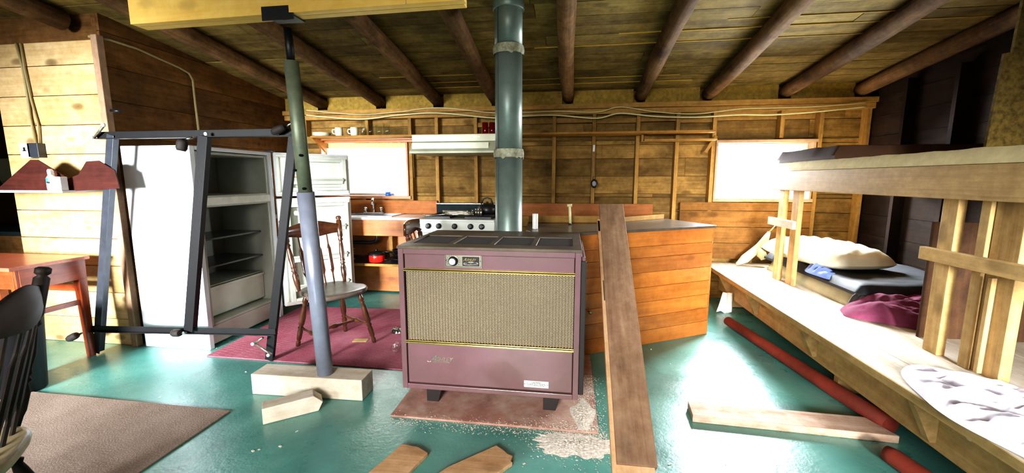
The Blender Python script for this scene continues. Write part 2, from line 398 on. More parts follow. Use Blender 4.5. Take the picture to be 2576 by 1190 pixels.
# window openings in the back wall
W1 = (-2.9, -1.86, 1.105, 1.72); W2 = (1.50, 2.40, 1.10, 1.665)
mb = MB()
boards_y(mb, -7.2, 3.1, 0, 2.42, YB, YB + .03, .19, [W1, W2])
wb = struct(mb.build('wall_back', 'wall_board'), 'bare plank wall with open studs behind the kitchen')
mb = MB()
for (x0, x1) in ((-7.2, W1[0]), (W1[1], W2[0]), (W2[1], 3.1)): mb.box(x0, x1, YB + .031, YB + .06, 0, 2.42)
for W in (W1, W2): mb.box(W[0], W[1], YB + .031, YB + .06, 0, W[2]); mb.box(W[0], W[1], YB + .031, YB + .06, W[3], 2.42)
mb.build('sheathing', 'dark_board', wb)
# studs as parts of the wall
def stud(x, z0, z1, w=.038): MB().box(x - w / 2, x + w / 2, 4.56, YB, z0, z1, 2).build('stud', 'stud', wb, .002)
for x in (-3.1, -2.33): stud(x, 1.80, 1.98)
for x in (-1.815, -1.50, -1.05, -.62, -.18, .245, .70, 1.10, 1.46): stud(x, .0, 1.98)
for x in (2.1,): stud(x, 1.71, 1.98)
for x in (-2.9, -2.4): stud(x, 0, 1.08)
for x in (1.9,): stud(x, 0, 1.06)
stud(2.46, 0, 1.98); stud(2.88, 0, 1.98)
for x0, x1, z in ((-1.03, -.64, 1.87), (-.16, .225, 1.9), (.265, .68, 1.89), (.72, 1.08, 1.9), (1.12, 1.44, 1.88)):
    MB().box(x0, x1, 4.585, YB, z, z + .05).build('blocking', 'stud', wb, .002)
mb = MB(); mb.box(XL, XR, 4.52, YB, 2.035, 2.085); mb.build('top_plate', 'stud', wb, .003)
mb = MB(); mb.box(XL, XR, 4.55, YB, 1.98, 2.033); mb.build('top_plate', 'stud', wb, .003)
RX = [-3.55, -2.876, -2.156, -1.475, -.81, -.041, .70, 1.36, 2.106, 2.80]
for a, b in zip(RX[1:-1], RX[2:]):
    mb = MB(); mb.box(a + .06, b - .06, 4.585, 4.60, 2.087, 2.30)
    mb.build('eave_panel', 'batt', wb)
MB().box(-3.35, RX[1] - .06, 4.585, 4.60, 2.087, 2.30).build('eave_panel', 'batt', wb)

# left side wall and front facing partition
mb = MB(); z = 0
while z < 2.5:
    h = random.uniform(.2, .26); mb.box(XL - .025, XL - random.uniform(0, .004), 2.66, YB, z, z + h - .004, 1); z += h
mb.box(XL - .06, XL - .026, 2.66, YB, 0, 2.5, 1)
wl = struct(mb.build('wall_left', 'dark_board'), 'plank side wall with shade put into its dark brown, behind the open refrigerator')  # darker wood used here so the colour carries the wall's shade
mb = MB(); boards_y(mb, -4.285, XL - .0, 0, 2.285, 2.632, 2.655, .212)
wp = struct(mb.build('wall_front_left', 'light_board'), 'sunlit pale pine plank partition with knots at the far left')
MB().box(-4.28, XL - .03, 2.656, 2.70, 0, 2.28).build('sheathing', 'dark_board', wp)
MB().box(-3.375, -3.325, 2.612, 2.66, 0, 2.31, 2).build('corner_post', 'plank_brown', wp, .003)
MB().box(-4.3, XL - .03, 2.665, 2.75, 2.285, 2.47).build('header_board', 'dark_board', wp)
# right wall
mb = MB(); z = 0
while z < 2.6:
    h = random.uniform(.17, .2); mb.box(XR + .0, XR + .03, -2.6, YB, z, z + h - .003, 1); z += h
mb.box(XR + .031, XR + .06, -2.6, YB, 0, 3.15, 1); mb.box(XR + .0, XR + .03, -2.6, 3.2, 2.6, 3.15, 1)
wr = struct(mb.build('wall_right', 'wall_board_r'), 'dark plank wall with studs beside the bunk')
for y in (4.08, 3.60, 3.12, 2.64, 2.1, 1.5): MB().box(XR - .09, XR, y - .019, y + .019, .45, 2.15, 2).build('stud', 'wall_board_r', wr, .002)
# outer left wall and rear wall with windows (middle one added to pass foreground light)
mb = MB(); mb.box(-7.26, -7.2, -2.75, 4.85, 0, 3.2, 1); struct(mb.build('wall_far_left', 'dark_board'), 'dark plank wall beyond the partition')
RW = [(-4.3, -2.5, .85, 2.1), (-1.5, -.1, .85, 2.1), (.6, 2.0, .85, 2.1)]
mb = MB(); boards_y(mb, -7.2, 3.1, 0, 3.2, -2.72, -2.69, .2, RW); struct(mb.build('wall_rear', 'wall_board'), 'plank wall behind the viewer with two windows and an added middle one')
for i, W in enumerate(RW):
    w = struct((lambda mb: mb.box(W[0], W[1], -2.74, -2.68, W[3] - .05, W[3]).box(W[0], W[1], -2.74, -2.68, W[2], W[2] + .05).box(W[0], W[0] + .05, -2.74, -2.68, W[2], W[3]).box(W[1] - .05, W[1], -2.74, -2.68, W[2], W[3]).build('window_%d' % (3 + i), 'vinyl'))(MB()), 'unseen white framed window in the rear wall')
    MB().box(W[0] + .05, W[1] - .05, -2.712, -2.708, W[2] + .05, W[3] - .05).build('pane', 'pane', w)

# windows in the back wall
def window(name, W, mull, label, jamb):
    mb = MB(); t = .028; y0, y1 = YB - .005, YB + .05
    mb.box(W[0], W[1], y0, y1, W[3] - t, W[3]); mb.box(W[0], W[1], y0, y1, W[2], W[2] + t)
    mb.box(W[0], W[0] + t, y0, y1, W[2] + t, W[3] - t); mb.box(W[1] - t, W[1], y0, y1, W[2] + t, W[3] - t)
    w = struct(mb.build(name, 'vinyl', None, .003), label)
    for x in mull: MB().box(x - .018, x + .018, YB + .003, YB + .045, W[2] + t, W[3] - t).build('mullion', 'vinyl', w, .002)
    MB().box(W[0] + t, W[1] - t, YB + .028, YB + .032, W[2] + t, W[3] - t).build('pane', 'pane', w)
    mb = MB(); mb.box(W[0] - .02, W[1] + .04, 4.54, YB - .005, W[2] - .035, W[2]); mb.build('sill', jamb, w, .003)
    mb = MB(); mb.box(W[0] - .02, W[1] + .04, 4.54, YB - .005, W[3], W[3] + .03); mb.build('head_board', jamb, w, .003)
    for x in (W[0] - .02, W[1]): MB().box(x, x + .02, 4.54, YB - .005, W[2], W[3], 2).build('jamb', jamb, w, .002)
    return w
window('window_1', W1, (), 'bright curtained window over the kitchen sink', 'orange')
window('window_2', W2, (1.925,), 'bright sliding window beside the bunk', 'plank_brown')
# apron board under window 2, inside boards between studs (orange lower wall)
mb = MB(); boards_y(mb, 1.16, 2.44, .46, 1.06, 4.545, 4.558, .17); mb.build('lower_cladding', wood('low_boards', srgb('8f6634'), srgb('5e3f1d'), .6, .5, .85, .5, srgb('3b2512')), wb)

# sky light outside handled by the world

# ------------------------------------------------------------------ rafters
RL = {0: 'dark log rafter at the far left edge, over the pale partition', 1: 'log rafter ending at the back wall just right of the dark side wall',
      2: 'log rafter ending above the plates on the kitchen shelf', 3: 'log rafter ending above the range hood side of the window',
      4: 'log rafter just left of the grey stovepipe', 5: 'dark log rafter just right of the grey stovepipe',
      6: 'dark log rafter over the hanging flashlight, second right of the stovepipe', 7: 'log rafter with pale underside left of the bunk side window',
      8: 'pale worn log rafter ending above the bunk side window', 9: 'rightmost log rafter running over the upper bunk'}
for i, x in enumerate(RX):
    pts = []; rr = []
    y = 4.58 if i else 2.60
    w0 = random.uniform(-.01, .01)
    while y > -2.6:
        pts.append((x + .012 * math.sin(y * 1.7 + i) + w0, y, zc(y) + .004 * math.sin(y * 2.3 + i * 2)))
        rr.append(.063 + .006 * noise.noise(Vector((y * 1.5, i * 3.1, 0))) + .004 * (4.6 - y) / 4); y -= .22
    o = MB().tube(pts, rr, 16).build('log_rafter', 'log')
    tag(o, RL[i], 'rafter', 'log rafters under the roof boards')

# ------------------------------------------------------------------ new beam, post, blocks
a, b = Vector((-2.303, 2.075, 2.105)), Vector((-.49, 2.03, 2.105))
Y0 = math.atan2(b.y - a.y, b.x - a.x); L = (b - a).length
bm = thing('support_beam', (a.x, a.y - .05, 2.1), 'new yellow laminated lumber beam across the ceiling', 'beam')
for k in range(2):
    MB().box(0, L - k * .012, -.09 + k * .046, -.09 + k * .046 + .044, 0, .235, 0, rotz(Y0, a)).build('ply', 'new_beam', bm, .002)
MB().box(.0, .7, -.092 - .002, -.0905, .0, .235, 0, rotz(Y0, a + Vector((L - .28 - .7 + .28, 0, 0)) * 1)).build('ply_face', 'new_beam', bm) if False else None
MB().box(L - .28, L - .277, -.0915, -.0898, 0, .235, 0, rotz(Y0, a)).build('face_joint', 'plank_brown', bm)

pt, pb = Vector((-1.44, 2.03, 2.09)), Vector((-1.448, 2.165, .132))
post = thing('jack_post', tuple(pb), 'steel jack post holding up the yellow beam, standing on the timber block', 'post')
def pp(t): return pb + (pt - pb) * t
MB().tube([pp(0), pp(.56)], .045, 24).build('lower_pipe', 'pipe_low', post)
MB().tube([pp(.55), pp(.905)], .036, 24).build('upper_pipe', 'pipe_up', post)
MB().tube([pp(.90), pp(.985)], .02, 16).build('screw', 'black_iron', post)
mb = MB(); mb.box(-.075, .075, -.05, .05, -.008, .0, 0, Matrix.Translation((-1.44, 2.02, 2.105)))
mb.box(-.075, -.069, -.05, .05, .0, .03, 0, Matrix.Translation((-1.44, 2.02, 2.105)))
mb.box(-.085, .085, -.098, -.092, -.03, .035, 0, Matrix.Translation((-1.44, 2.06, 2.105)))
mb.build('top_plate', 'black_iron', post)
q = pp(.5); MB().tube([q + Vector((-.075, -.0, 0)), q + Vector((-.03, 0, 0))], .014, 12).build('pin', 'white', post)
for t, dx in ((.57, .02), (.62, -.02), (.66, .022)): MB().tube([pp(t) + Vector((dx, -.045, 0)), pp(t) + Vector((dx, -.0, 0))], .007, 8).build('adjuster_hole', 'black_deep', post)

Mt = rotz(R(1.5), (-1.54, 2.175, 0))
o = MB().box(-.355, .35, -.07, .075, .001, .13, 0, Mt).build('timber_block', 'grey_wood', None, .004)
tag(o, 'long pale timber block under the jack post', 'timber')
Mt = Matrix.Translation((-1.505, 1.945, .0)) @ Matrix.Rotation(R(38), 4, 'Z')
mb = MB(); mb.prism([(-.15, .001), (.12, .001), (.145, .05), (.10, .095), (-.15, .09)], -.045, .045, Mt @ Matrix.Rotation(R(90), 4, 'X'))
tag(mb.build('wood_offcut', 'grey_wood', None, .003), 'short weathered wood offcut leaning on the timber block', 'offcut')

# ------------------------------------------------------------------ heater
HY0, HY1, HX0, HX1, HZ0, HZ1 = 2.07, 2.76, -.915, .064, .13, .945
ht = thing('wood_heater', (-.425, 2.4, 0), 'maroon enamel cabinet wood heater with tan woven grille and gold trim', 'heater')
mb = MB()
mb.box(HX0, HX0 + .03, HY0, HY1, HZ0, HZ1 - .015); mb.box(HX1 - .03, HX1, HY0, HY1, HZ0, HZ1 - .015)
mb.box(HX0 + .03, HX1 - .03, HY0, HY0 + .02, HZ1 - .045, HZ1 - .015); mb.box(HX0 + .03, HX1 - .03, HY0, HY0 + .03, HZ0, HZ0 + .028)
mb.box(HX0 + .03, HX1 - .03, HY1 - .02, HY1, HZ0, HZ1 - .015); mb.box(HX0 + .03, HX1 - .03, HY0 + .02, HY1 - .02, HZ0, HZ0 + .02)
mb.build('cabinet', 'heater', ht, .003)
x0, x1 = HX0 + .033, HX1 - .033
MB().box(x0, x1, HY0 + .012, HY0 + .03, .822, HZ1 - .047).build('upper_panel', 'heater', ht, .002)
MB().box(x0, x1, HY0 + .01, HY0 + .03, HZ0 + .032, .396).build('lower_panel', 'heater', ht, .004)
MB().box(x0 + .005, x1, HY0 + .014, HY0 + .03, .415, .803).build('grille', 'grille', ht)
for z in (.805, .396):
    mb = MB(); mb.box(x0 - .008, x1 + .005, HY0 + .0, HY0 + .016, z, z + .008); mb.box(x0 - .008, x1 + .005, HY0 + .006, HY0 + .016, z + .010, z + .013)
    mb.box(x0 - .008, x1 + .005, HY0 - .002, HY0 + .016, z + .013, z + .018)
    mb.build('gold_trim', 'gold', ht, .001)['label'] = 'shiny gold trim strip'
# top with four slot openings
mb = MB(); sx = [(-.885, -.665), (-.635, -.435), (-.405, -.205), (-.175, .02)]; ya, yb = 2.175, 2.50
mb.box(HX0 - .004, HX1 + .004, HY0 - .006, ya, HZ1 - .016, HZ1); mb.box(HX0 - .004, HX1 + .004, yb, HY1, HZ1 - .016, HZ1)
ed = [HX0 - .004] + [q for s_ in sx for q in s_] + [HX1 + .004]
for i in range(0, len(ed), 2): mb.box(ed[i], ed[i + 1], ya, yb, HZ1 - .016, HZ1)
mb.build('top', 'heater_top', ht, .002)
for a_, b_ in sx:
    mb = MB(); mb.box(a_, b_, ya, yb, HZ1 - .035, HZ1 - .03)
    n = 26
    for k in range(n): q = ya + (yb - ya) * (k + .5) / n; mb.box(a_, b_, q - .0025, q + .0025, HZ1 - .014, HZ1 - .006)
    for k in range(12): q = a_ + (b_ - a_) * (k + .5) / 12; mb.box(q - .002, q + .002, ya, yb, HZ1 - .013, HZ1 - .007)
    mb.build('vent_grate', 'heater_dark', ht)
mb = MB(); mb.box(HX0 + .1, HX1 - .1, HY0 + .15, HY1 - .1, HZ0 + .05, HZ1 - .09); mb.build('firebox', 'heater_dark', ht)
# side door on the right
mb = MB(); mb.box(HX1 + .002, HX1 + .022, HY0 + .05, HY1 - .03, .17, .90); mb.build('side_panel', 'heater', ht, .004)
mb = MB(); mb.box(HX1 + .0, HX1 + .028, HY0 + .02, HY0 + .045, .15, .88); mb.build('side_rail', 'heater_dark', ht, .003)
for x in (HX0 + .16, HX1 - .14):
    for y in (HY0 + .10, HY1 - .10):
        mb = MB(); mb.prism([(-.05, .0), (.02, .0), (.05, .118), (-.05, .118)], -.02, .02, Matrix.Translation((x, y, .013)) @ Matrix.Rotation(R(90), 4, 'X')); mb.build('leg', 'heater_dark', ht, .003)
# control plate
cp = MB().box(-.655, -.451, HY0 + .006, HY0 + .012, .832, .908).build('control_plate', 'silver', ht, .0015)
mb = MB(); e = .006
for (a_, b_, c_, d_) in ((-.65, -.456, .837, .839), (-.65, -.456, .901, .903), (-.65, -.648, .837, .903), (-.458, -.456, .837, .903)): mb.box(a_, b_, HY0 + .0045, HY0 + .006, c_, d_)
mb.build('border_line', 'heater_dark', cp)
Mk = Matrix.Translation((-.607, HY0 + .006, .868)) @ Matrix.Rotation(R(90), 4, 'X')
MB().lathe([(.026, 0), (.026, .008), (.022, .014), (.021, .02)], 24, Mk).build('knob', 'black', cp)
MB().lathe([(.018, .02), (.017, .026), (.006, .029)], 24, Mk).build('knob_cap', 'white', cp)
mb = MB()
for k in range(13):
    a_ = R(-30 + k * 20); mb.box(.030, .037, -.0007, .0007, 0, .001, 0, Mk @ Matrix.Rotation(a_, 4, 'Z'))
mb.build('dial_mark', 'black', cp)
MB().lathe([(.003, 0), (.002, .002)], 10, Matrix.Translation((-.647, HY0 + .006, .87)) @ Matrix.Rotation(R(90), 4, 'X')).build('screw', 'heater_dark', cp)
MB().lathe([(.003, 0), (.002, .002)], 10, Matrix.Translation((-.459, HY0 + .006, .87)) @ Matrix.Rotation(R(90), 4, 'X')).build('screw', 'heater_dark', cp)
MB().box(-.557, -.466, HY0 + .003, HY0 + .0055, .843, .893).build('badge', 'black', cp)
RT = (R(90), 0, 0)
text('badge_letter', 'A', (-.552, HY0 + .0025, .870), .024, RT, 'gold', cp, .5, .0006)
text('badge_letters', 'SHLEY', (-.534, HY0 + .0025, .871), .0175, RT, 'gold', cp, .4, .0006)
mb = MB()
def arc(cx, cz, rx, rz, y, t=.0011, n=28, ph=0, a0=0, a1=2 * PI): return [(cx + rx * math.cos(a0 + (a1 - a0) * k / n), y, cz + rz * math.sin(a0 + (a1 - a0) * k / n)) for k in range(n + 1)]
mb.tube(arc(-.5115, .856, .041, .0075, HY0 + .0025), .0009, 5); mb.tube(arc(-.5115, .8585, .041, .0045, HY0 + .0025), .0007, 5)
mb.build('badge_emblem', 'silver', cp)
mb = MB().prism([(-.525, .861), (-.498, .861), (-.5, .867), (-.523, .867)], -(HY0 + .0028), -(HY0 + .0018), Matrix.Rotation(R(90), 4, 'X')); mb.build('badge_emblem', 'silver', cp)
# Ashley script nameplate
text('name_letter', 'A', (-.752, HY0 + .0085, .296), .052, RT, 'silver', ht, .55, .0015, bold=.0004)
text('name_letters', 'SHLEY', (-.718, HY0 + .0085, .300), .033, RT, 'silver', ht, .35, .0015, bold=.0004)
mb = MB(); mb.box(-.738, -.64, HY0 + .007, HY0 + .0095, .292, .295); mb.tube([(-.765, HY0 + .008, .300), (-.768, HY0 + .008, .293), (-.755, HY0 + .008, .290), (-.742, HY0 + .008, .30)], .0022, 6); mb.build('name_underline', 'silver', ht)
cl = MB().box(-.226, -.094, HY0 + .0075, HY0 + .0095, .182, .219).build('caution_label', 'white', ht)
text('caution_word', 'CAUTION', (-.160, HY0 + .0072, .206), .0105, RT, 'black', cl, 0, .0003, 'CENTER', bold=.0003)
mb = MB()
for z, a_, b_ in ((.2025, -.212, -.108), (.1975, -.215, -.112), (.1925, -.21, -.12)):
    x = a_
    while x < b_: w = random.uniform(.004, .012); mb.box(x, x + w, HY0 + .0068, HY0 + .0074, z - .0011, z + .0011); x += w + .003
mb.build('caution_fine_print', 'black', cl)
mb = MB()
for x in (-.222, -.098): mb.lathe([(.0025, 0), (.0015, .0015)], 8, Matrix.Translation((x, HY0 + .0074, .2)) @ Matrix.Rotation(R(90), 4, 'X'))
mb.build('rivet', 'heater_dark', cl)

# hearth pad
mb = MB(); mb.box(-.955, .17, 1.985, 2.93, .0005, .012); mb.box(-.945, .16, 1.995, 2.92, .012, .0125, 0, None, 1)
tag(mb.build('hearth_pad', [plain('pad_red', srgb('a87a6c'), .75, var=.2, scale=9, dirt=srgb('d8bfae'), dirt_amt=.9)] * 2, None, .002), 'thin reddish hearth board under the heater', 'board')
# sawdust
mb = MB()
for k in range(5200):
    a_ = random.random() * 2 * PI; r_ = abs(random.gauss(0, .11)); x = .06 + r_ * math.cos(a_) * 1.25; y = 1.92 + r_ * math.sin(a_) * .8
    if random.random() < .25: x = random.uniform(-.95, .3); y = random.gauss(1.955, .03)
    if random.random() < .25: x = random.gauss(.13, .04); y = random.uniform(1.9, 2.6)
    s_ = random.uniform(.0008, .0034); Mt = Matrix.Translation((x, y, (.0135 if (-.955 < x < .17 and y > 1.985) else .001) + s_ * .2)) @ Matrix.Rotation(random.random() * 6, 4, 'Z') @ Matrix.Rotation(random.uniform(-.4, .4), 4, 'X')
    mb.box(-s_ * random.uniform(.6, 1.8), s_, -s_ * .6, s_ * .6, 0, s_ * .35, 0, Mt)
def heap(u, v):
    r = v; a = u * 2 * PI; x = .05 + r * .21 * math.cos(a) * (1 + .12 * math.sin(3 * a + 1) + .08 * math.sin(11 * a) + .06 * math.sin(23 * a)); y = 1.885 + r * .10 * math.sin(a) * (1 + .12 * math.sin(5 * a) + .1 * math.sin(13 * a))
    return (x, y, .0004 + .016 * (1 - r) ** .8 * (.6 + .9 * abs(noise.noise(Vector((x * 70, y * 70, 0)))) + .4 * noise.noise(Vector((x * 160, y * 160, 0)))))
mb.grid(heap, 130, 40, closed_u=True)
def heap2(u, v):
    r = v; a = u * 2 * PI; x = .095 + r * .065 * math.cos(a) * (1 + .2 * math.sin(3 * a)); y = 2.13 + r * .15 * math.sin(a) * (1 + .25 * math.sin(4 * a + 2))
    return (x, max(1.99, y), .0124 + .014 * (1 - r) ** .8 * (.6 + .9 * abs(noise.noise(Vector((x * 70, y * 70, 0)))) + .4 * noise.noise(Vector((x * 160, y * 160, 0)))))
mb.grid(heap2, 130, 40, closed_u=True)
o = tag(mb.build('sawdust', 'debris'), 'pale sawdust and plaster crumbs spilled at the right front of the heater', 'sawdust'); o['kind'] = 'stuff'

# ------------------------------------------------------------------ stovepipe
fx, fy = -.425, 2.86
fl = thing('stovepipe', (fx, fy, .3), 'tall grey metal stovepipe with two cemented joints behind the heater', 'stovepipe')
prof = [.3, 1.455]; rr = .094
MB().lathe([(rr, .3), (rr, 1.45)], 32, Matrix.Translation((fx, fy, 0))).build('lower_section', 'flue', fl)
MB().lathe([(rr * .985, 1.44), (rr * .985, 2.19)], 32, Matrix.Translation((fx, fy, 0))).build('middle_section', 'flue', fl)
MB().lathe([(rr * .99, 2.17), (rr * .99, 2.52)], 32, Matrix.Translation((fx, fy, 0))).build('upper_section', 'flue', fl)
MB().lathe([(rr * 1.06, 2.40), (rr * 1.12, 2.405), (rr * 1.12, 2.45), (rr * 1.06, 2.46)], 32, Matrix.Translation((fx, fy, 0))).build('collar', 'flue', fl)
for zb in (1.475, 2.15):
    mb = MB()
    def band(u, v, zb=zb):
        a = u * 2 * PI; dr = .10 + .006 * math.sin(v * PI) + .0025 * noise.noise(Vector((math.cos(a) * 5, math.sin(a) * 5, v * 4 + zb)))
        z = zb - .028 + .056 * v - (1 - v) * .03 * max(0, noise.noise(Vector((math.cos(a) * 4, math.sin(a) * 4, zb))))
        return (fx + dr * math.cos(a), fy + dr * math.sin(a), z)
    mb.grid(band, 64, 8, closed_u=True); mb.build('cement_joint', 'flue_band', fl)
mb = MB()
for z0_, z1_ in ((.95, 1.43), (1.5, 2.12), (2.18, 2.5)): mb.box(fx - .062, fx - .059, fy - .075, fy - .07, z0_, z1_)
mb.build('seam', 'heater_dark', fl)
MB().tube([(fx, fy, .36), (fx, fy, .45)], .093, 24).build('base_elbow', 'flue', fl)
MB().tube([(fx, HY1, .42), (fx, fy + .03, .42)], .085, 24).build('flue_outlet', 'flue', fl)

# ------------------------------------------------------------------ peninsula counter
A = Vector((1.173, 3.519)); B = Vector((-.20, 2.765 + .13)); C_ = Vector((-.30, 3.52)); D_ = Vector((.33, 3.58)); E_ = Vector((.90, 4.06))
dirn = (A - Vector((.145, 2.95))).normalized(); B = A - dirn * 1.55
pn = thing('peninsula_counter', (.5, 3.4, 0), 'angled kitchen counter faced with glossy orange pine boards', 'counter')
ang = math.atan2(dirn.y, dirn.x); Lp = 1.55
Mt = rotz(ang, (B.x, B.y, 0))
mb = MB(); hs = [0, .118, .232, .35, .468, .585, .702, .79, .905]
for a_, b_ in zip(hs[:-1], hs[1:]): d = random.uniform(0, .003); mb.box(0, Lp, d, .02, a_ + .001, b_ - .001, 0, Mt)
mb.build('front_panel', 'orange', pn, .002)
mb = MB()
dd = (E_ - A); Le = dd.length; Me = rotz(math.atan2(dd.y, dd.x), (A.x, A.y, 0))
for a_, b_ in zip(hs[:-1], hs[1:]): mb.box(.0, Le, -.0, .02, a_ + .001, b_ - .001, 0, Me)
mb.build('end_panel', 'orange', pn, .002)
mb = MB(); nrm = Vector((dirn.y, -dirn.x)) * .012
top = [B + nrm, A + nrm + dirn * .012, E_ + Vector((.012, .01)), D_, Vector((-.36, D_.y - .03)), Vector((-.315, 2.99))]
mb.prism([tuple(p) for p in top], .905, .925); mb.build('worktop', plain('worktop_brown', srgb('4f4238'), .3, var=.3, scale=6, dirt=srgb('7d7466'), dirt_amt=.5), pn, .002)
mb = MB(); mb.bar((-.35, 3.54, .955), (D_.x, D_.y + .01, .955), .018, .058); mb.bar((D_.x, D_.y + .01, .945), (E_.x - .01, E_.y + .01, .945), .018, .04); mb.build('back_edge', 'stud', pn, .002)
mb = MB(); Mh = Mt @ Matrix.Translation((1.55 - 1.165, -.002, .335)) @ Matrix.Rotation(R(90), 4, 'X'); mb.lathe([(.006, 0), (.006, .012), (.012, .02), (.014, .026), (.005, .03)], 16, Mh); mb.build('knob', 'gold', pn)
o = MB().lathe([(.021, 0), (.021, .115)], 20, Matrix.Translation((-.255, 3.07, .926))).build('paper_tube', 'white', None, .002); tag(o, 'white paper tube standing on the counter just right of the stovepipe', 'tube')
sp = thing('standing_pipe', (.0, 3.40, .926), 'slim cream plastic pipe with a tee top standing on the counter', 'pipe')
MB().tube([(.008, 3.4, .93), (0, 3.4, 1.08)], .010, 12).build('pipe_body', 'cable', sp); MB().tube([(-.02, 3.4, 1.085), (.02, 3.4, 1.085)], .012, 12).build('tee', 'cable', sp)
MB().lathe([(.014, .926), (.012, .938)], 12, Matrix.Translation((.008, 3.4, 0))).build('base', 'black', sp)

# ------------------------------------------------------------------ leaning planks
def lean(name, x0, x1, y0, z0, y1, z1, w, t, mat, label, back=0):
    a = Vector((x0, y0, z0)); b = Vector((x1, y1, z1)); mb = MB(); up = Vector((0, -(z1 - z0), (y1 - y0))).normalized()
    a2 = a - up * back; b2 = b - up * back
    mb.bar(a2, b2, w, t, up); return tag(mb.build(name, mat, None, .003), label, 'plank')
lp = lean('leaning_plank', .315, .31, 1.705, .045, 3.185, 1.10, .175, .038, 'plank_brown', 'long brown plank leaning on the peninsula counter, the upper of the two')
lean('leaning_plank', .300, .296, 1.64, .03, 3.04, 1.027, .185, .036, 'scrap', 'pale sawn plank leaning on the counter, mostly hidden under the brown one', .04)
org = Vector(lp['_o'])
mb = MB(); s0 = Vector((.22, 2.72, .795))
def lpt(t, side, h): 
    a = Vector((.315, 1.705, .045)); b = Vector((.31, 3.185, 1.10)); up = Vector((0, -(b.z - a.z), (b.y - a.y))).normalized()
    return a + (b - a) * t + Vector((side, 0, 0)) + up * h
mb.bar(lpt(.50, -.093, -.012), lpt(.585, -.093, -.012), .004, .042, (0, -.7, .7)); mb.build('metal_plate', 'rubber', lp)
mb = MB(); mb.bar(lpt(.84, -.098, -.01), lpt(.90, -.098, -.01), .014, .03, (0, -.7, .7)); mb.build('hinge', 'black_iron', lp)

# planks on the floor
Mt = rotz(R(-1.2), (1.14, 2.20, 0)); mb = MB(); mb.prism([(-.46, -.045), (.50, -.075), (.44, .085), (-.45, .1)], .001, .041, Mt)
tag(mb.build('floor_plank', 'plank_pink', None, .003), 'short thick plank lying on the floor in the window glare', 'plank')
def scrap(pts, label):
    mb = MB(); mb.prism(pts, .001, .02); return tag(mb.build('scrap_board', 'scrap', None, .002), label, 'board')
scrap([(-.79, 1.745), (-.70, 1.735), (-.64, 1.70), (-.67, 1.60), (-.72, 1.38), (-.89, 1.40), (-.86, 1.52), (-.82, 1.64)], 'split scrap board on the floor, the left of two in front of the heater')
scrap([(-.33, 1.80), (-.29, 1.77), (-.265, 1.745), (-.24, 1.735), (-.245, 1.70), (-.235, 1.69), (-.42, 1.44), (-.60, 1.50), (-.52, 1.62)], 'split scrap board on the floor with ragged right end, the right of two')

# ------------------------------------------------------------------ refrigerator
FX0, FX1, FY0, FY1, FH = -3.27, -2.70, 2.63, 3.45, 1.54
fr = thing('refrigerator', (-2.98, 3.04, 0), 'white refrigerator with both doors open and empty shelves', 'refrigerator')
t = .045; zf = 1.13
mb = MB(); mb.box(FX0, FX1, FY0, FY0 + t, .0, FH); mb.box(FX0, FX1, FY1 - t, FY1, .0, FH); mb.box(FX0, FX1, FY0 + t, FY1 - t, FH - .03, FH)
mb.box(FX0, FX0 + .05, FY0 + t, FY1 - t, 0, FH - .03); mb.box(FX0 + .05, FX1 - .03, FY0 + t, FY1 - t, 0.02, .16)
mb.build('cabinet', 'white_paint', fr, .006)
mb = MB(); a_, b_ = FY0 + t, FY1 - t
for z0_, z1_ in ((.17, zf - .025), (zf + .025, FH - .035)):
    mb.box(FX0 + .051, FX0 + .07, a_, b_, z0_, z1_); mb.box(FX0 + .07, FX1 - .012, a_, a_ + .03, z0_, z1_); mb.box(FX0 + .07, FX1 - .012, b_ - .03, b_, z0_, z1_)
    mb.box(FX0 + .07, FX1 - .012, a_ + .03, b_ - .03, z0_, z0_ + .02); mb.box(FX0 + .07, FX1 - .012, a_ + .03, b_ - .03, z1_ - .02, z1_)
mb.build('liner', 'fridge_in', fr, .008, segs=3)
MB().box(FX0 + .07, FX1 - .005, a_, b_, zf - .03, zf + .03).build('mullion_bar', 'gasket', fr, .004)
MB().box(FX1 - .03, FX1 - .012, a_, b_, .03, .17).build('toe_grille', 'fridge_in', fr, .004)
for z in (.82, .60):
    mb = MB(); mb.box(FX0 + .08, FX1 - .10, a_ + .032, b_ - .032, z, z + .014); mb.build('shelf', 'shelf_wire', fr, .003)
mb = MB(); mb.box(FX0 + .08, FX1 - .12, a_ + .035, b_ - .035, .45, .458); mb.build('drawer_lid', 'fridge_in', fr)
mb = MB(); mb.box(FX1 - .13, FX1 - .115, a_ + .035, b_ - .035, .21, .44); mb.box(FX0 + .08, FX1 - .13, a_ + .035, b_ - .035, .20, .21); mb.box(FX1 - .125, FX1 - .10, a_ + .035, b_ - .035, .425, .445)
mb.build('crisper_drawer', 'fridge_door_in', fr, .004)
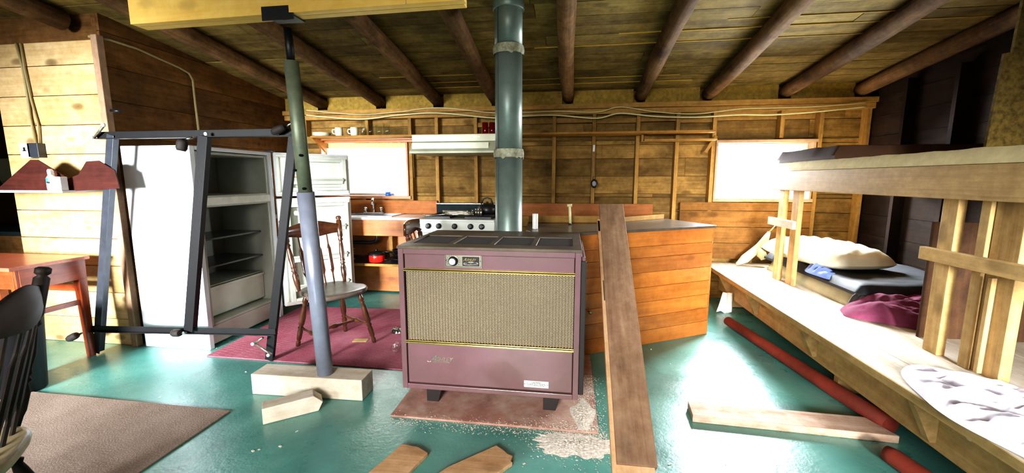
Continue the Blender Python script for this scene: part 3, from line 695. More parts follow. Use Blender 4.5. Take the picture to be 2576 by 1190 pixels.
# doors: local x along door from hinge, local y = inner face towards camera (-y)
th = R(47); Md = rotz(th, (FX1 + .03, FY1 - .01, 0)); DL = .665
def fdoor(name, z0, z1, shelves):
    mb = MB(); mb.box(0, DL, 0, .05, z0, z1, 0, Md); d = mb.build(name, 'white_paint', fr, .01, segs=3)
    mb = MB()
    for (q0, q1, r0, r1) in ((0.015, DL - .015, z1 - .04, z1 - .015), (.015, DL - .015, z0 + .015, z0 + .04), (.015, .04, z0 + .04, z1 - .04), (DL - .04, DL - .015, z0 + .04, z1 - .04)):
        mb.box(q0, q1, -.014, 0, r0, r1, 0, Md)
    mb.build('gasket', 'gasket', d, .006, segs=3)
    mb = MB()
    mb.box(.05, .09, -.075, 0, z0 + .05, z1 - .05, 0, Md); mb.box(DL - .09, DL - .05, -.075, 0, z0 + .05, z1 - .05, 0, Md)
    mb.box(.09, DL - .09, -.075, 0, z1 - .08, z1 - .05, 0, Md); mb.box(.09, DL - .09, -.075, 0, z0 + .05, z0 + .08, 0, Md); mb.box(.09, DL - .09, -.012, 0, z0 + .08, z1 - .08, 0, Md)
    mb.build('door_liner', 'fridge_door_in', d, .012, segs=3)
    for z in shelves:
        mb = MB(); mb.box(.09, DL - .09, -.085, -.012, z, z + .012, 0, Md); mb.box(.09, DL - .09, -.088, -.08, z + .01, z + .06, 0, Md); mb.build('door_shelf', 'fridge_door_in', d, .004)
        MB().box(.085, DL - .085, -.092, -.088, z + .03, z + .05, 0, Md).build('shelf_rail', 'fridge_in', d, .001)
    return d
fdoor('freezer_door', zf + .01, FH, (zf + .12,))
fdoor('lower_door', .09, zf - .01, (.24, .52, .80))
mb = MB(); mb.box(FX1 - .03, FX1 + .05, FY1 - .05, FY1 - .01, FH, FH + .012); mb.build('hinge', 'grey_iron', fr, .002)
# loaf in the freezer door
mb = MB(); 
def rl(u, v):
    a = u * 2 * PI; x = .12 + .11 * v; r = .028 * (math.sin(PI * min(.97, max(.03, v))) ** .4)
    return tuple(Md @ Vector((x, -.05 + r * .8 * math.cos(a), zf + .165 + r * math.sin(a))))
mb.grid(rl, 16, 10, closed_u=True); tag(mb.build('bread_roll', 'brown_bottle'), 'small brown packet on the freezer door shelf', 'packet')

# ------------------------------------------------------------------ folded bed frame on edge
bf = thing('metal_bedstead', (-2.8, 2.46, 0), 'black angle iron bed frame standing on edge before the refrigerator', 'bed frame')
yb_ = 2.47
def angle(a, b, w, mat, name, up=(0, -1, 0)):
    mb = MB(); a = Vector(a); b = Vector(b); mb.bar(a, b, .006, w, up); 
    d = (b - a).normalized(); n_ = Vector(up).cross(d).normalized()
    mb.bar(a + n_ * (w / 2) + Vector(up) * w / 2 * 0, b + n_ * (w / 2), w, .006, up); return mb.build(name, mat, bf, .001)
angle((-3.24, yb_, 1.575), (-1.70, yb_, 1.575), .046, 'black_iron', 'side_rail')
angle((-3.50, yb_ - .03, .185), (-2.03, yb_ + .03, .215), .042, 'black_iron', 'side_rail')
angle((-3.12, yb_ - .01, 1.60), (-3.485, yb_ - .02, .012), .055, 'grey_iron', 'cross_bar', (.97, 0, -.24))  # lighter iron paints in the light falling on this left bar
angle((-2.39, yb_ - .03, 1.58), (-2.665, yb_ - .03, .23), .07, 'black_iron', 'cross_bar', (.97, 0, -.2))
angle((-1.76, yb_ - .01, 1.58), (-2.115, yb_ + .045, .012), .058, 'black_iron', 'cross_bar', (.97, 0, -.24))
def caster(c, d, r=.022, L=.05, base=None):
    c = Vector(c); d = Vector(d).normalized(); mb = MB(); mb.tube([c, c + d * L * .25, c + d * L * .75, c + d * L], [r * .8, r, r, r * .75], 16); w = mb.build('caster_wheel', 'rubber', bf)
    MB().tube([Vector(base), c], .008, 8).build('caster_stem', 'chrome', bf)
caster((-2.50, 2.40, 1.55), (-.2, -.1, -1), .032, .07, (-2.44, 2.42, 1.57))
caster((-3.585, 2.42, .16), (-1, -.3, -.55), .026, .07, (-3.49, 2.44, .19))
caster((-2.70, 2.41, .225), (-1, .1, -.1), .027, .07, (-2.66, 2.42, .225))
caster((-1.79, 2.43, 1.625), (-.85, -.1, -.35), .024, .09, (-1.73, 2.45, 1.66))
for pts in (((-3.24, 2.45, 1.58), (-3.12, 2.43, 1.66)), ((-2.16, 2.45, .165), (-2.03, 2.44, .095)), ((-2.16, 2.45, .165), (-2.09, 2.45, .21))):
    MB().tube(pts, .008, 8).build('brace_link', 'silver', bf)
mb = MB()
for p_ in ((-3.24, 2.44, 1.58), (-2.16, 2.44, .165), (-2.04, 2.43, .095), (-3.12, 2.43, 1.66), (-1.875, 2.43, 1.60), (-2.35, 2.43, 1.59)): mb.lathe([(.012, 0), (.012, .01), (.006, .016)], 12, Matrix.Translation(p_) @ Matrix.Rotation(R(90), 4, 'X'))
mb.build('bolt', 'white', bf)
mb = MB(); mb.box(-3.19, -3.13, 2.55, 2.56, 1.76, 1.785); mb.tube([(-3.2, 2.55, 1.775), (-3.13, 2.55, 1.77)], .012, 8)
hk = mb.build('wall_hook', 'black_iron'); tag(hk, 'small black metal catch on the partition edge above the bed frame', 'catch')

# ------------------------------------------------------------------ rugs
mb = MB(); mb.prism([(-2.635, 2.53), (-1.0, 2.52), (-1.0, 3.80), (-2.70, 3.72)], .0008, .008); tag(mb.build('rug', 'rug_red', None, .002), 'crimson ribbed rug under the dining chair', 'rug')
mb = MB(); mb.prism([(-3.9, 1.93), (-1.867, 1.905), (-1.885, .4), (-3.9, .4)], .0008, .010); tag(mb.build('floor_mat', 'mat_brown', None, .002), 'brown grey carpet mat in the left corner of the floor', 'mat')

# ------------------------------------------------------------------ dining chairs
def make_chair(loc, rz, label, wood_m, seat_m, low=False):
    t_ = thing('dining_chair', (0, 0, 0), label, 'chair', 'turned wood kitchen chairs')
    # seat: rounded D outline, front at -y
    out = []
    for k in range(40):
        a = 2 * PI * k / 40; ca, sa = math.cos(a), math.sin(a)
        w = .235 if sa < 0 else .205; d = .22
        out.append((w * abs(ca) ** .62 * (1 if ca > 0 else -1), d * abs(sa) ** .72 * (1 if sa > 0 else -1)))
    mb = MB(); n = len(out)
    for (s, z) in (): pass
    rings = [(.90, .415), (.98, .425), (1.0, .44), (.985, .452), (.93, .456), (.6, .447), (.25, .446)]
    vs = []
    for s, z in rings: vs += [(x * s, y * s, z) for x, y in out]
    fs = [(i * n + k, i * n + (k + 1) % n, (i + 1) * n + (k + 1) % n, (i + 1) * n + k) for i in range(len(rings) - 1) for k in range(n)]
    fs.append(tuple(range(n))[::-1]); fs.append(tuple(range((len(rings) - 1) * n, len(rings) * n)))
    mb._add(vs, fs, 0, None, True); mb.build('seat', seat_m, t_)
    def turned(a, b, prof, name):
        a = Vector(a); b = Vector(b); pts = [a + (b - a) * p[0] for p in prof]; mb = MB(); mb.tube(pts, [p[1] for p in prof], 14); return mb.build(name, wood_m, t_)
    leg = [(0, .014), (.08, .016), (.12, .021), (.17, .021), (.19, .013), (.21, .021), (.24, .014), (.30, .018), (.45, .024), (.58, .021), (.62, .015), (.65, .022), (.68, .015), (.72, .020), (.86, .018), (.90, .012), (.93, .018), (1, .015)]
    FT = {(-1, -1): (-.21, -.20), (1, -1): (.21, -.20), (-1, 1): (-.20, .21), (1, 1): (.20, .21)}
    for (sx_, sy), (fx_, fy_) in FT.items(): turned((sx_ * .14, sy * .13, .425), (fx_, fy_, 0), leg, 'leg')
    st = [(0, .008), (.15, .011), (.3, .010), (.42, .013), (.46, .018), (.5, .019), (.54, .018), (.58, .013), (.7, .010), (.85, .011), (1, .008)]
    def lp_(sx_, sy, z): fx_, fy_ = FT[(sx_, sy)]; t = 1 - z / .425; return (sx_ * .14 + (fx_ - sx_ * .14) * t, sy * .13 + (fy_ - sy * .13) * t, z)
    for s in (-1, 1): turned(lp_(s, -1, .15), lp_(s, 1, .15), st, 'stretcher')
    m1 = (Vector(lp_(-1, -1, .15)) + Vector(lp_(-1, 1, .15))) / 2; m2 = (Vector(lp_(1, -1, .15)) + Vector(lp_(1, 1, .15))) / 2; turned(m1, m2, st, 'stretcher')
    post_ = [(0, .012), (.06, .015), (.10, .020), (.22, .022), (.27, .013), (.29, .021), (.31, .013), (.33, .019), (.36, .015), (.45, .020), (.58, .015), (.62, .012), (.64, .020), (.67, .014), (.70, .021), (.93, .021), (.945, .012), (.96, .021), (.99, .021), (1, .013)]
    for s in (-1, 1): turned((s * .185, .15, .445), (s * (.19 if low else .225), .235 if low else .265, .86 if low else .985), post_, 'back_post')
    # crest rail
    mb = MB(); NU = 28; W = .225 if low else .21
    vs = []; fs = []
    for i in range(NU + 1):
        u = -1 + 2 * i / NU; x = W * u; yc = .243 + .03 * (1 - u * u)
        zt = (.945 + .008 * math.cos(u * 1.5)) if low else .925 + .036 * math.cos(u * 1.5) ** 1.5; zb = .842 - .012 * math.cos(u * 3.2)
        for (yy, zz) in ((-.011, zb), (-.011, (zb + zt) / 2), (-.009, zt - .005), (0, zt), (.009, zt - .005), (.011, (zb + zt) / 2), (.011, zb), (0, zb - .004)):
            vs.append((x, yc + yy, zz))
    for i in range(NU):
        for k in range(8): fs.append((i * 8 + k, (i + 1) * 8 + k, (i + 1) * 8 + (k + 1) % 8, i * 8 + (k + 1) % 8))
    fs.append(tuple(range(8))); fs.append(tuple(range(NU * 8, NU * 8 + 8))[::-1])
    mb._add(vs, fs, 0, None, True); mb.build('crest_rail', wood_m, t_)
    mb = MB(); mb.lathe([(.016, -.0135), (.016, .0135)], 16, Matrix.Translation((0, .272, .90)) @ Matrix.Rotation(R(90), 4, 'X')); mb.build('hand_hole', 'white', t_) if 'dusty' in label else None
    # arrow spindles
    for u in (-.6, -.2, .2, .6):
        a = Vector((u * .175 * .8 / .6 * .75, .165, .445)); b = Vector((u * .19, .243 + .03 * (1 - u * u), .84))
        mb = MB(); vs = []; fs = []; pr = [(0, .006, .006), (.22, .006, .006), (.30, .018, .007), (.72, .017, .007), (.82, .005, .006), (1, .005, .005)]
        for (t, w, d) in pr:
            p = a + (b - a) * t; vs += [p + Vector((-w, 0, 0)), p + Vector((-w * .6, -d, 0)), p + Vector((w * .6, -d, 0)), p + Vector((w, 0, 0)), p + Vector((w * .6, d, 0)), p + Vector((-w * .6, d, 0))]
        for i in range(len(pr) - 1):
            for k in range(6): fs.append((i * 6 + k, i * 6 + (k + 1) % 6, (i + 1) * 6 + (k + 1) % 6, (i + 1) * 6 + k))
        fs.append(tuple(range(6))[::-1]); fs.append(tuple(range(30, 36))); mb._add(vs, fs, 2, None, False); mb.build('spindle', wood_m, t_)
    t_.location = loc; t_.rotation_euler = (0, 0, rz); return t_
make_chair((-1.80, 2.855, .009), R(60), 'dark turned wood dining chair with dusty seat on the crimson rug', 'chair_dark', 'seat_dusty')
make_chair((-1.86, .815, .011), R(-48), 'near black wooden chair with pale seat cut off by the left edge', 'chair_black', 'seat_pale')
make_chair((-1.05, 3.26, .009), R(97), 'dark wooden chair mostly hidden behind the heater, only its crest showing', 'chair_dark', 'seat_dusty', True)

# ------------------------------------------------------------------ table, bin, wall shelf
tb = thing('side_table', (-3.8, 2.27, 0), 'red brown wooden table against the sunlit plank partition', 'table')
MB().box(-4.3, -3.445, 2.03, 2.47, .725, .75).build('tabletop', wood('tabletop_red', srgb('c9785c'), srgb('9c4f38'), 0, .1, .3, coat=.4), tb, .004)
for (a0, a1, b0, b1) in ((-3.49, -3.47, 2.09, 2.44), (-4.25, -4.23, 2.09, 2.44)): MB().box(a0, a1, b0, b1, .585, .725, 1).build('apron', 'table_red', tb, .002)
for (a0, a1, b0, b1) in ((-4.23, -3.49, 2.42, 2.44), (-4.23, -3.49, 2.07, 2.09)): MB().box(a0, a1, b0, b1, .60, .725, 0).build('apron', 'table_red', tb, .002)
def leg_(x, y, sx_, sy):
    mb = MB(); mb._add([(x + a * w, y + b * w, z) for z, w in ((0, .018), (.60, .026), (.725, .028)) for a, b in ((-1, -1), (1, -1), (1, 1), (-1, 1))],
        [(0, 3, 2, 1)] + [(i * 4 + k, i * 4 + (k + 1) % 4, i * 4 + 4 + (k + 1) % 4, i * 4 + 4 + k) for i in range(2) for k in range(4)] + [(8, 9, 10, 11)], 2)
    for i in range(4): v = mb.v[i]; v.x += sx_ * .02; v.y += sy * .02
    mb.build('leg', 'table_red', tb, .002)
for x, y in ((-3.50, 2.10), (-3.50, 2.43), (-4.22, 2.10), (-4.22, 2.43)): leg_(x, y, 0, 0)
MB().box(-3.51, -3.49, 2.12, 2.41, .40, .435, 1).build('stretcher', 'table_red', tb, .002)
MB().box(-4.2, -3.52, 2.41, 2.435, .50, .54).build('stretcher', 'table_red', tb, .002)
bn = thing('waste_bin', (-3.43, 1.90, 0), 'black open wastebasket in front of the red table', 'bin')
MB().lathe([(.125, .0), (.155, .46), (.162, .465), (.162, .475), (.150, .475), (.148, .46), (.12, .012), (.0, .012)], 32, Matrix.Translation((-3.36, 1.93, .011 if False else .001))).build('bin_body', 'bin', bn)
ws = thing('wall_shelf', (-3.55, 2.5, 1.2), 'wall shelf with dark maroon zigzag back on the pale partition', 'shelf')
MB().box(-4.3, -3.44, 2.36, 2.628, 1.205, 1.222).build('shelf_board', 'counter_top', ws, .003)
def zig(pts, y, name, mat='maroon_panel'): MB().prism(pts, -y - .008, -y, Matrix.Rotation(R(90), 4, 'X')).build(name, mat, ws, .001)
zig([(-4.15, 1.215), (-3.80, 1.435), (-3.74, 1.435), (-3.50, 1.30), (-3.50, 1.215)], 2.45, 'zigzag_panel')
zig([(-3.50, 1.215), (-3.50, 1.30), (-3.40, 1.33), (-3.32, 1.42), (-3.22, 1.425), (-3.10, 1.36), (-3.08, 1.235)], 2.44, 'zigzag_panel')
sb = thing('spray_bottle', (-3.58, 2.40, 1.222), 'white and teal squeeze bottle on the wall shelf', 'bottle')
MB().lathe([(.026, 0), (.028, .01), (.028, .08), (.018, .10), (.012, .105)], 20, Matrix.Translation((-3.575, 2.405, 1.223))).build('bottle_body', 'white', sb)
MB().lathe([(.0285, .05), (.0285, .085)], 20, Matrix.Translation((-3.575, 2.405, 1.223)), cap=False).build('bottle_band', 'tealp', sb)
MB().prism([(-.014, 0), (.014, 0), (.012, .03), (-.004, .042), (-.016, .03)], -.012, .012, Matrix.Translation((-3.575, 2.405, 1.328)) @ Matrix.Rotation(R(90), 4, 'X')).build('bottle_cap', 'white', sb, .003)
bx = thing('small_carton', (-3.50, 2.39, 1.222), 'small white carton beside the bottle on the wall shelf', 'carton')
MB().box(-3.545, -3.45, 2.365, 2.41, 1.223, 1.315).build('carton_body', 'white', bx, .003)
MB().box(-3.555, -3.535, 2.36, 2.364, 1.27, 1.282).build('carton_tab', 'rubber', bx)
ob = thing('outlet_box', (-4.0, 2.6, 1.5), 'white power outlet with dark metal box on the partition', 'outlet')
MB().box(-4.09, -4.0, 2.585, 2.60, 1.455, 1.565).build('outlet_plate', 'white', ob, .003)
MB().box(-4.02, -3.925, 2.585, 2.632, 1.46, 1.565).build('metal_box', 'grey_iron', ob, .003)
MB().box(-4.09, -4.02, 2.60, 2.632, 1.46, 1.56).build('box_back', 'rubber', ob)
mb = MB(); mb.box(-4.053, -4.037, 2.582, 2.586, 1.51, 1.535); mb.box(-4.062, -4.028, 2.582, 2.586, 1.505, 1.512); mb.build('socket_slot', 'black', ob)
mb = MB(); mb.tube([(-4.03, 2.625, 2.28), (-4.0, 2.622, 2.1), (-3.995, 2.62, 1.9), (-4.0, 2.62, 1.75), (-3.985, 2.62, 1.565)], .008, 8); mb.tube([(-3.99, 2.625, 2.28), (-3.985, 2.622, 2.1), (-3.97, 2.622, 1.88), (-3.94, 2.62, 1.7), (-3.955, 2.62, 1.565)], .007, 8)
tag(mb.build('electric_cable', 'cable_d'), 'pair of grey cables hanging down the partition to the outlet', 'cable')
mb = MB(); mb.tube([(-3.4, 2.62, 2.3), (-3.335, 2.70, 2.30), (-3.335, 2.9, 2.297), (-3.335, 3.07, 2.27), (-3.335, 3.24, 2.245), (-3.335, 3.33, 2.22), (-3.335, 3.362, 2.17), (-3.335, 3.362, 1.97), (-3.335, 3.37, 1.62)], .009, 8)
tag(mb.build('electric_cable', 'cable_d'), 'tan cable running along the dark side wall and down behind the refrigerator', 'cable')

# dark room beyond the partition
ct = thing('hall_counter', (-5.6, 3.4, 0), 'grey counter in the dark room beyond the partition', 'counter')
MB().box(-6.6, -4.75, 3.05, 3.7, .78, .82).build('worktop', 'range_dark', ct, .004); MB().box(-6.55, -4.8, 3.1, 3.65, 0, .78).build('cabinet_base', 'dark_board', ct, .003)
MB().lathe([(.04, 0), (.042, .01), (.042, .16), (.03, .19), (.014, .21), (.014, .235)], 20, Matrix.Translation((-5.1, 3.2, .821))).build('glass_bottle', 'glass')
tag(bpy.data.objects['glass_bottle'], 'clear glass bottle on the counter beyond the partition', 'bottle')
hb = thing('hall_cupboard', (-5.9, 4.3, 1.2), 'grey green cupboard in the dark room at the left edge', 'cupboard')
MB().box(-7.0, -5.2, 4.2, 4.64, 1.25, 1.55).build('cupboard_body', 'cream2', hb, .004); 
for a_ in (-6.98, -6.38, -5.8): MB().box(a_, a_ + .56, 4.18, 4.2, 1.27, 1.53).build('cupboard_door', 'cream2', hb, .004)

# ------------------------------------------------------------------ sink counter
sk = thing('sink_counter', (-2.4, 4.35, 0), 'open fronted sink counter with grey worktop and orange apron', 'counter')
mb = MB(); bx0, bx1, by0, by1 = -2.46, -1.90, 4.16, 4.50
mb.box(-3.32, bx0, 4.045, 4.55, .872, .90); mb.box(bx1, -1.50, 4.045, 4.55, .872, .90); mb.box(bx0, bx1, 4.045, by0, .872, .90); mb.box(bx0, bx1, by1, 4.55, .872, .90); mb.build('worktop', 'counter_top', sk, .004)
mb = MB(); mb.box(bx0, bx1, by0, by1, .74, .745); mb.box(bx0, bx0 + .004, by0, by1, .745, .90); mb.box(bx1 - .004, bx1, by0, by1, .745, .90); mb.box(bx0, bx1, by0, by0 + .004, .745, .90); mb.box(bx0, bx1, by1 - .004, by1, .745, .90)
for (a0, a1, b0, b1) in ((bx0 - .02, bx1 + .02, by0 - .02, by0 + .01), (bx0 - .02, bx1 + .02, by1 - .01, by1 + .02), (bx0 - .02, bx0 + .01, by0, by1), (bx1 - .01, bx1 + .02, by0, by1)): mb.box(a0, a1, b0, b1, .90, .907)
mb.build('sink_basin', 'sink', sk, .002)
MB().box(-3.32, -1.51, 4.07, 4.09, .70, .870).build('apron_board', 'orange', sk, .003)
MB().box(-3.32, -1.51, 4.08, 4.54, .375, .395).build('shelf_board', 'grey_iron', sk)
MB().box(-3.32, -1.51, 4.065, 4.08, .37, .398).build('shelf_edge', 'stud', sk, .002)
mb = MB(); mb.box(-3.32, -1.51, 4.535, 4.55, .0, .86); mb.build('back_panel', 'orange', sk)
for z0_, z1_ in ((.0, .37), (.40, .70)): MB().box(-2.05, -2.01, 4.42, 4.53, z0_, z1_, 2).build('divider', 'stud', sk, .002)
MB().box(-1.53, -1.51, 4.07, 4.54, .0, .87, 2).build('side_panel', 'orange', sk, .002)
MB().box(-3.32, -1.56, 4.35, 4.365, .02, .35).build('kick_panel', 'orange', sk)
mb = MB(); mb.tube([(-2.15, 4.33, .74), (-2.15, 4.33, .64), (-2.17, 4.33, .60), (-2.22, 4.33, .585), (-3.0, 4.33, .575)], .02, 14); mb.build('drain_pipe', 'grey_iron', sk)
bs = MB().box(-3.3, -1.50, 4.52, 4.54, .902, 1.055).build('backsplash_board', 'backsplash', None, .003); tag(bs, 'orange brown backsplash board under the curtained window', 'board')
bs = MB().box(-.64, .88, 4.53, 4.555, .893, 1.035).build('backsplash_board', 'backsplash', None, .003); tag(bs, 'reddish backsplash board nailed to the studs right of the stovepipe', 'board')
fc = thing('sink_faucet', (-2.25, 4.47, .905), 'chrome kitchen faucet with two handles and arched spout', 'faucet')
MB().box(-2.37, -2.13, 4.45, 4.50, .905, .92).build('faucet_base', 'chrome', fc, .006, segs=3)
MB().tube([(-2.25, 4.475, .92), (-2.245, 4.47, .99), (-2.235, 4.44, 1.05), (-2.215, 4.40, 1.075), (-2.20, 4.36, 1.06), (-2.195, 4.345, 1.02)], [.014, .013, .012, .012, .013, .014], 14).build('spout', 'chrome', fc)
for x in (-2.345, -2.155): MB().lathe([(.016, 0), (.013, .01), (.02, .02), (.022, .05), (.014, .056)], 16, Matrix.Translation((x, 4.475, .92))).build('handle', 'chrome', fc)
jr = thing('jar', (-2.03, 4.59, 1.105), 'small jar with blue label on the sill of the curtained window', 'jar')
MB().lathe([(.032, 0), (.034, .005), (.034, .04)], 20, Matrix.Translation((-2.11, 4.575, 1.106))).build('jar_body', 'blue_lid', jr)
MB().lathe([(.035, .04), (.035, .058), (.03, .06)], 20, Matrix.Translation((-2.11, 4.575, 1.106))).build('jar_lid', 'white', jr)
# curtain
cu = thing('window_curtain', (-2.35, 4.6, 1.7), 'sheer cream curtain with gathered heading at the sink window', 'curtain')
def cf(x, z): return 4.595 + .010 * math.sin(x * 62 + .8 * math.sin(z * 9)) * (.5 + .5 * (1.72 - z) / .4)
MB().grid(lambda u, v: (-2.86 + 1.07 * u, 4.585 + .008 * math.sin(u * 130), 1.655 + .06 * v), 160, 4).build('heading', 'curtain', cu)
MB().grid(lambda u, v: (-2.86 + .86 * u, cf(u * .86, 1.3 + .38 * v), 1.42 + .26 * v), 100, 8).build('drape', 'sheer', cu)
MB().grid(lambda u, v: (-2.0 + .21 * u, cf(u * .3 + 2, 1.3 + .38 * v), 1.315 + .36 * v), 50, 8).build('drape', 'sheer', cu)
MB().tube([(-2.89, 4.60, 1.70), (-1.77, 4.60, 1.70)], .006, 8).build('curtain_rod', 'silver', cu)

# pans and dishes on the lower shelf
sp_ = thing('red_saucepan', (-2.09, 4.2, .395), 'small red saucepan with black lid and handle on the shelf under the sink', 'saucepan')
Mp = Matrix.Translation((-2.10, 4.20, .396))
MB().lathe([(.078, 0), (.086, .008), (.086, .075), (.084, .078)], 32, Mp).build('pan_body', 'red_pot', sp_)
MB().lathe([(.092, .078), (.092, .088), (.07, .105), (.02, .112)], 32, Mp).build('lid', 'black', sp_)
MB().lathe([(.008, .112), (.016, .122), (.018, .134), (.01, .138)], 16, Mp).build('lid_knob', 'black', sp_)
MB().tube([(-2.18, 4.19, .455), (-2.25, 4.17, .46), (-2.34, 4.15, .458)], [.009, .010, .012], 10).build('handle', 'black', sp_)
def fry(x, y, z, r, tilt, ha, label, lid=False):
    t_ = thing('frying_pan', (x, y, z), label, 'pan'); Mq = Matrix.Translation((x, y, z)) @ Matrix.Rotation(tilt, 4, 'Y')
    MB().lathe([(r * .8, 0), (r, .035), (r * 1.03, .04), (r * .96, .04), (r * .76, .006), (0.001, .006)], 28, Mq).build('pan_body', 'black_iron', t_)
    d = Vector((math.cos(ha), math.sin(ha), .1)); MB().tube([Mq @ (d * r), Mq @ (d * (r + .07)), Mq @ (d * (r + .15))], [.007, .009, .011], 8).build('handle', 'chrome' if lid else 'black', t_)
    return t_
fry(-1.86, 4.27, .396, .12, 0, R(200), 'black frying pan lowest of the pans stacked behind the heater corner', True)
fry(-1.84, 4.29, .440, .115, R(3), R(170), 'black frying pan on top of another pan under the sink')
fry(-1.85, 4.30, .487, .10, R(-4), R(190), 'small black pan topmost of the stacked pans under the sink')
for k in range(5):
    o = MB().lathe([(.045, 0), (.05, .004), (.085, .016), (.086, .019), (.045, .007), (.001, .006)], 24, Matrix.Translation((-2.45, 4.2, .3965 + k * .028))).build('plate', 'white')
    tag(o, ('white plate at the bottom of the pile under the sink', 'second white plate from the bottom of the pile under the sink', 'middle white plate of the pile under the sink', 'second white plate from the top of the pile under the sink', 'topmost white plate of the pile under the sink')[k], 'plate', 'plates stacked under the sink')

# ------------------------------------------------------------------ gas range
rg = thing('gas_range', (-1.07, 4.15, 0), 'grey white gas range with five black knobs and dark backguard', 'range')
X0, X1 = -1.475, -.70
mb = MB(); mb.box(X0, X1, 3.80, 4.48, .03, .795); mb.build('oven_body', 'range', rg, .004)
mb = MB(); mb.box(X0, X1, 3.78, 4.48, .895, .915); mb.build('cooktop', 'range', rg, .006, segs=3)
MB().box(X0 + .03, X1 - .03, 3.87, 4.40, .9155, .917).build('cooktop_well', 'black', rg)
mb = MB(); mb._add([(X0, 3.765, .80), (X1, 3.765, .80), (X1, 3.79, .895), (X0, 3.79, .895), (X0, 3.90, .80), (X1, 3.90, .80), (X1, 3.90, .895), (X0, 3.90, .895)], [(0, 1, 2, 3), (4, 7, 6, 5), (0, 4, 5, 1), (3, 2, 6, 7), (0, 3, 7, 4), (1, 5, 6, 2)], 0); mb.build('control_panel', 'range', rg, .003)
od = MB().box(X0 + .01, X1 - .01, 3.765, 3.80, .16, .785).build('oven_door', 'range', rg, .006, segs=3)
MB().tube([(X0 + .06, 3.74, .74), (X1 - .06, 3.74, .74)], .01, 10).build('door_handle', 'chrome', od)
MB().box(X0 + .16, X1 - .16, 3.762, 3.766, .35, .62).build('door_glass', 'black', od)
for x in (-1.345, -1.24, -1.083, -.928, -.82):
    mb = MB(); mb.lathe([(.027, 0), (.027, .012), (.020, .016), (.019, .032), (.015, .034)], 20, Matrix.Translation((x, 3.775, .85)) @ Matrix.Rotation(R(90 - 12), 4, 'X')); mb.box(-.004, .004, -.018, .018, .03, .04, 0, Matrix.Translation((x, 3.775, .85)) @ Matrix.Rotation(R(78), 4, 'X')); mb.build('knob', 'black', rg)
MB().box(X0, X1, 4.42, 4.48, .915, 1.035).build('backguard', 'range_dark', rg, .004); MB().box(X0, X1, 4.415, 4.42, 1.025, 1.032).build('backguard_trim', 'silver', rg)
for cx in (-1.29, -.88):
    for cy in (4.0, 4.27):
        mb = MB()
        for a_ in range(4): Mq = Matrix.Translation((cx, cy, .93)) @ Matrix.Rotation(a_ * PI / 2 + PI / 4, 4, 'Z'); mb.box(.03, .15, -.004, .004, 0, .01, 0, Mq)
        mb.tube(arc(cx, cy, .06, .06, 0, n=24), .004, 6) if False else None
        mb.box(cx - .13, cx + .13, cy - .125, cy - .117, .918, .934); mb.box(cx - .13, cx + .13, cy + .117, cy + .125, .918, .934); mb.box(cx - .13, cx - .122, cy - .12, cy + .12, .918, .934); mb.box(cx + .122, cx + .13, cy - .12, cy + .12, .918, .934)
        mb.lathe([(.04, .917), (.035, .928), (.01, .93)], 16, Matrix.Translation((cx, cy, 0)))
        mb.build('burner_grate', 'black_iron', rg)
pts = []
for k in range(90):
    a_ = k * .28; r_ = .085 + .02 * math.sin(k * .9); pts.append((-1.09 + r_ * 1.5 * math.cos(a_), 3.93 + r_ * .55 * math.sin(a_), .942 + .0005 * k + .006 * abs(math.sin(a_ * .5))))
pts = [(-1.42, 3.84, .945), (-1.36, 3.86, .945), (-1.30, 3.88, .948)] + pts[10:]
tag(MB().tube(pts, .006, 7).build('coiled_cord', 'silver'), 'loosely coiled pale cord lying on the gas range', 'cord')
kt = thing('kettle', (-.86, 4.22, .94), 'black kettle on the gas range beside the stovepipe', 'kettle'); Mk = Matrix.Translation((-.86, 4.24, .935))
MB().lathe([(.085, 0), (.10, .02), (.10, .07), (.07, .10), (.03, .11)], 28, Mk).build('kettle_body', 'black', kt)
MB().lathe([(.008, .108), (.014, .118), (.012, .13)], 14, Mk).build('lid_knob', 'black', kt)
MB().tube([(-.93, 4.24, 1.02), (-.90, 4.24, 1.09), (-.86, 4.24, 1.105), (-.82, 4.24, 1.09), (-.79, 4.24, 1.02)], .008, 8).build('handle', 'black', kt)
MB().tube([(-.77, 4.24, .98), (-.73, 4.24, 1.0), (-.71, 4.23, 1.03)], [.016, .012, .009], 10).build('spout', 'black', kt)
for i, x in enumerate((-.965, -.93, -.905, -.88)):
    o = thing('salt_shaker' if i == 0 else 'shaker_tin', (x, 4.02, .935), ('short silver shaker nearest the backguard middle on the range', 'silver tin left of three in front of the kettle', 'silver tin middle of three in front of the kettle', 'silver tin right of three in front of the kettle')[i], 'shaker', 'silver shakers on the range')
    MB().lathe([(.011, 0), (.011, .055 if i else .045)], 14, Matrix.Translation((x, 4.02, .936))).build('shaker_body', 'silver', o); MB().lathe([(.0115, .055 if i else .045), (.009, .068 if i else .055)], 14, Matrix.Translation((x, 4.02, .936))).build('shaker_cap', 'chrome', o)

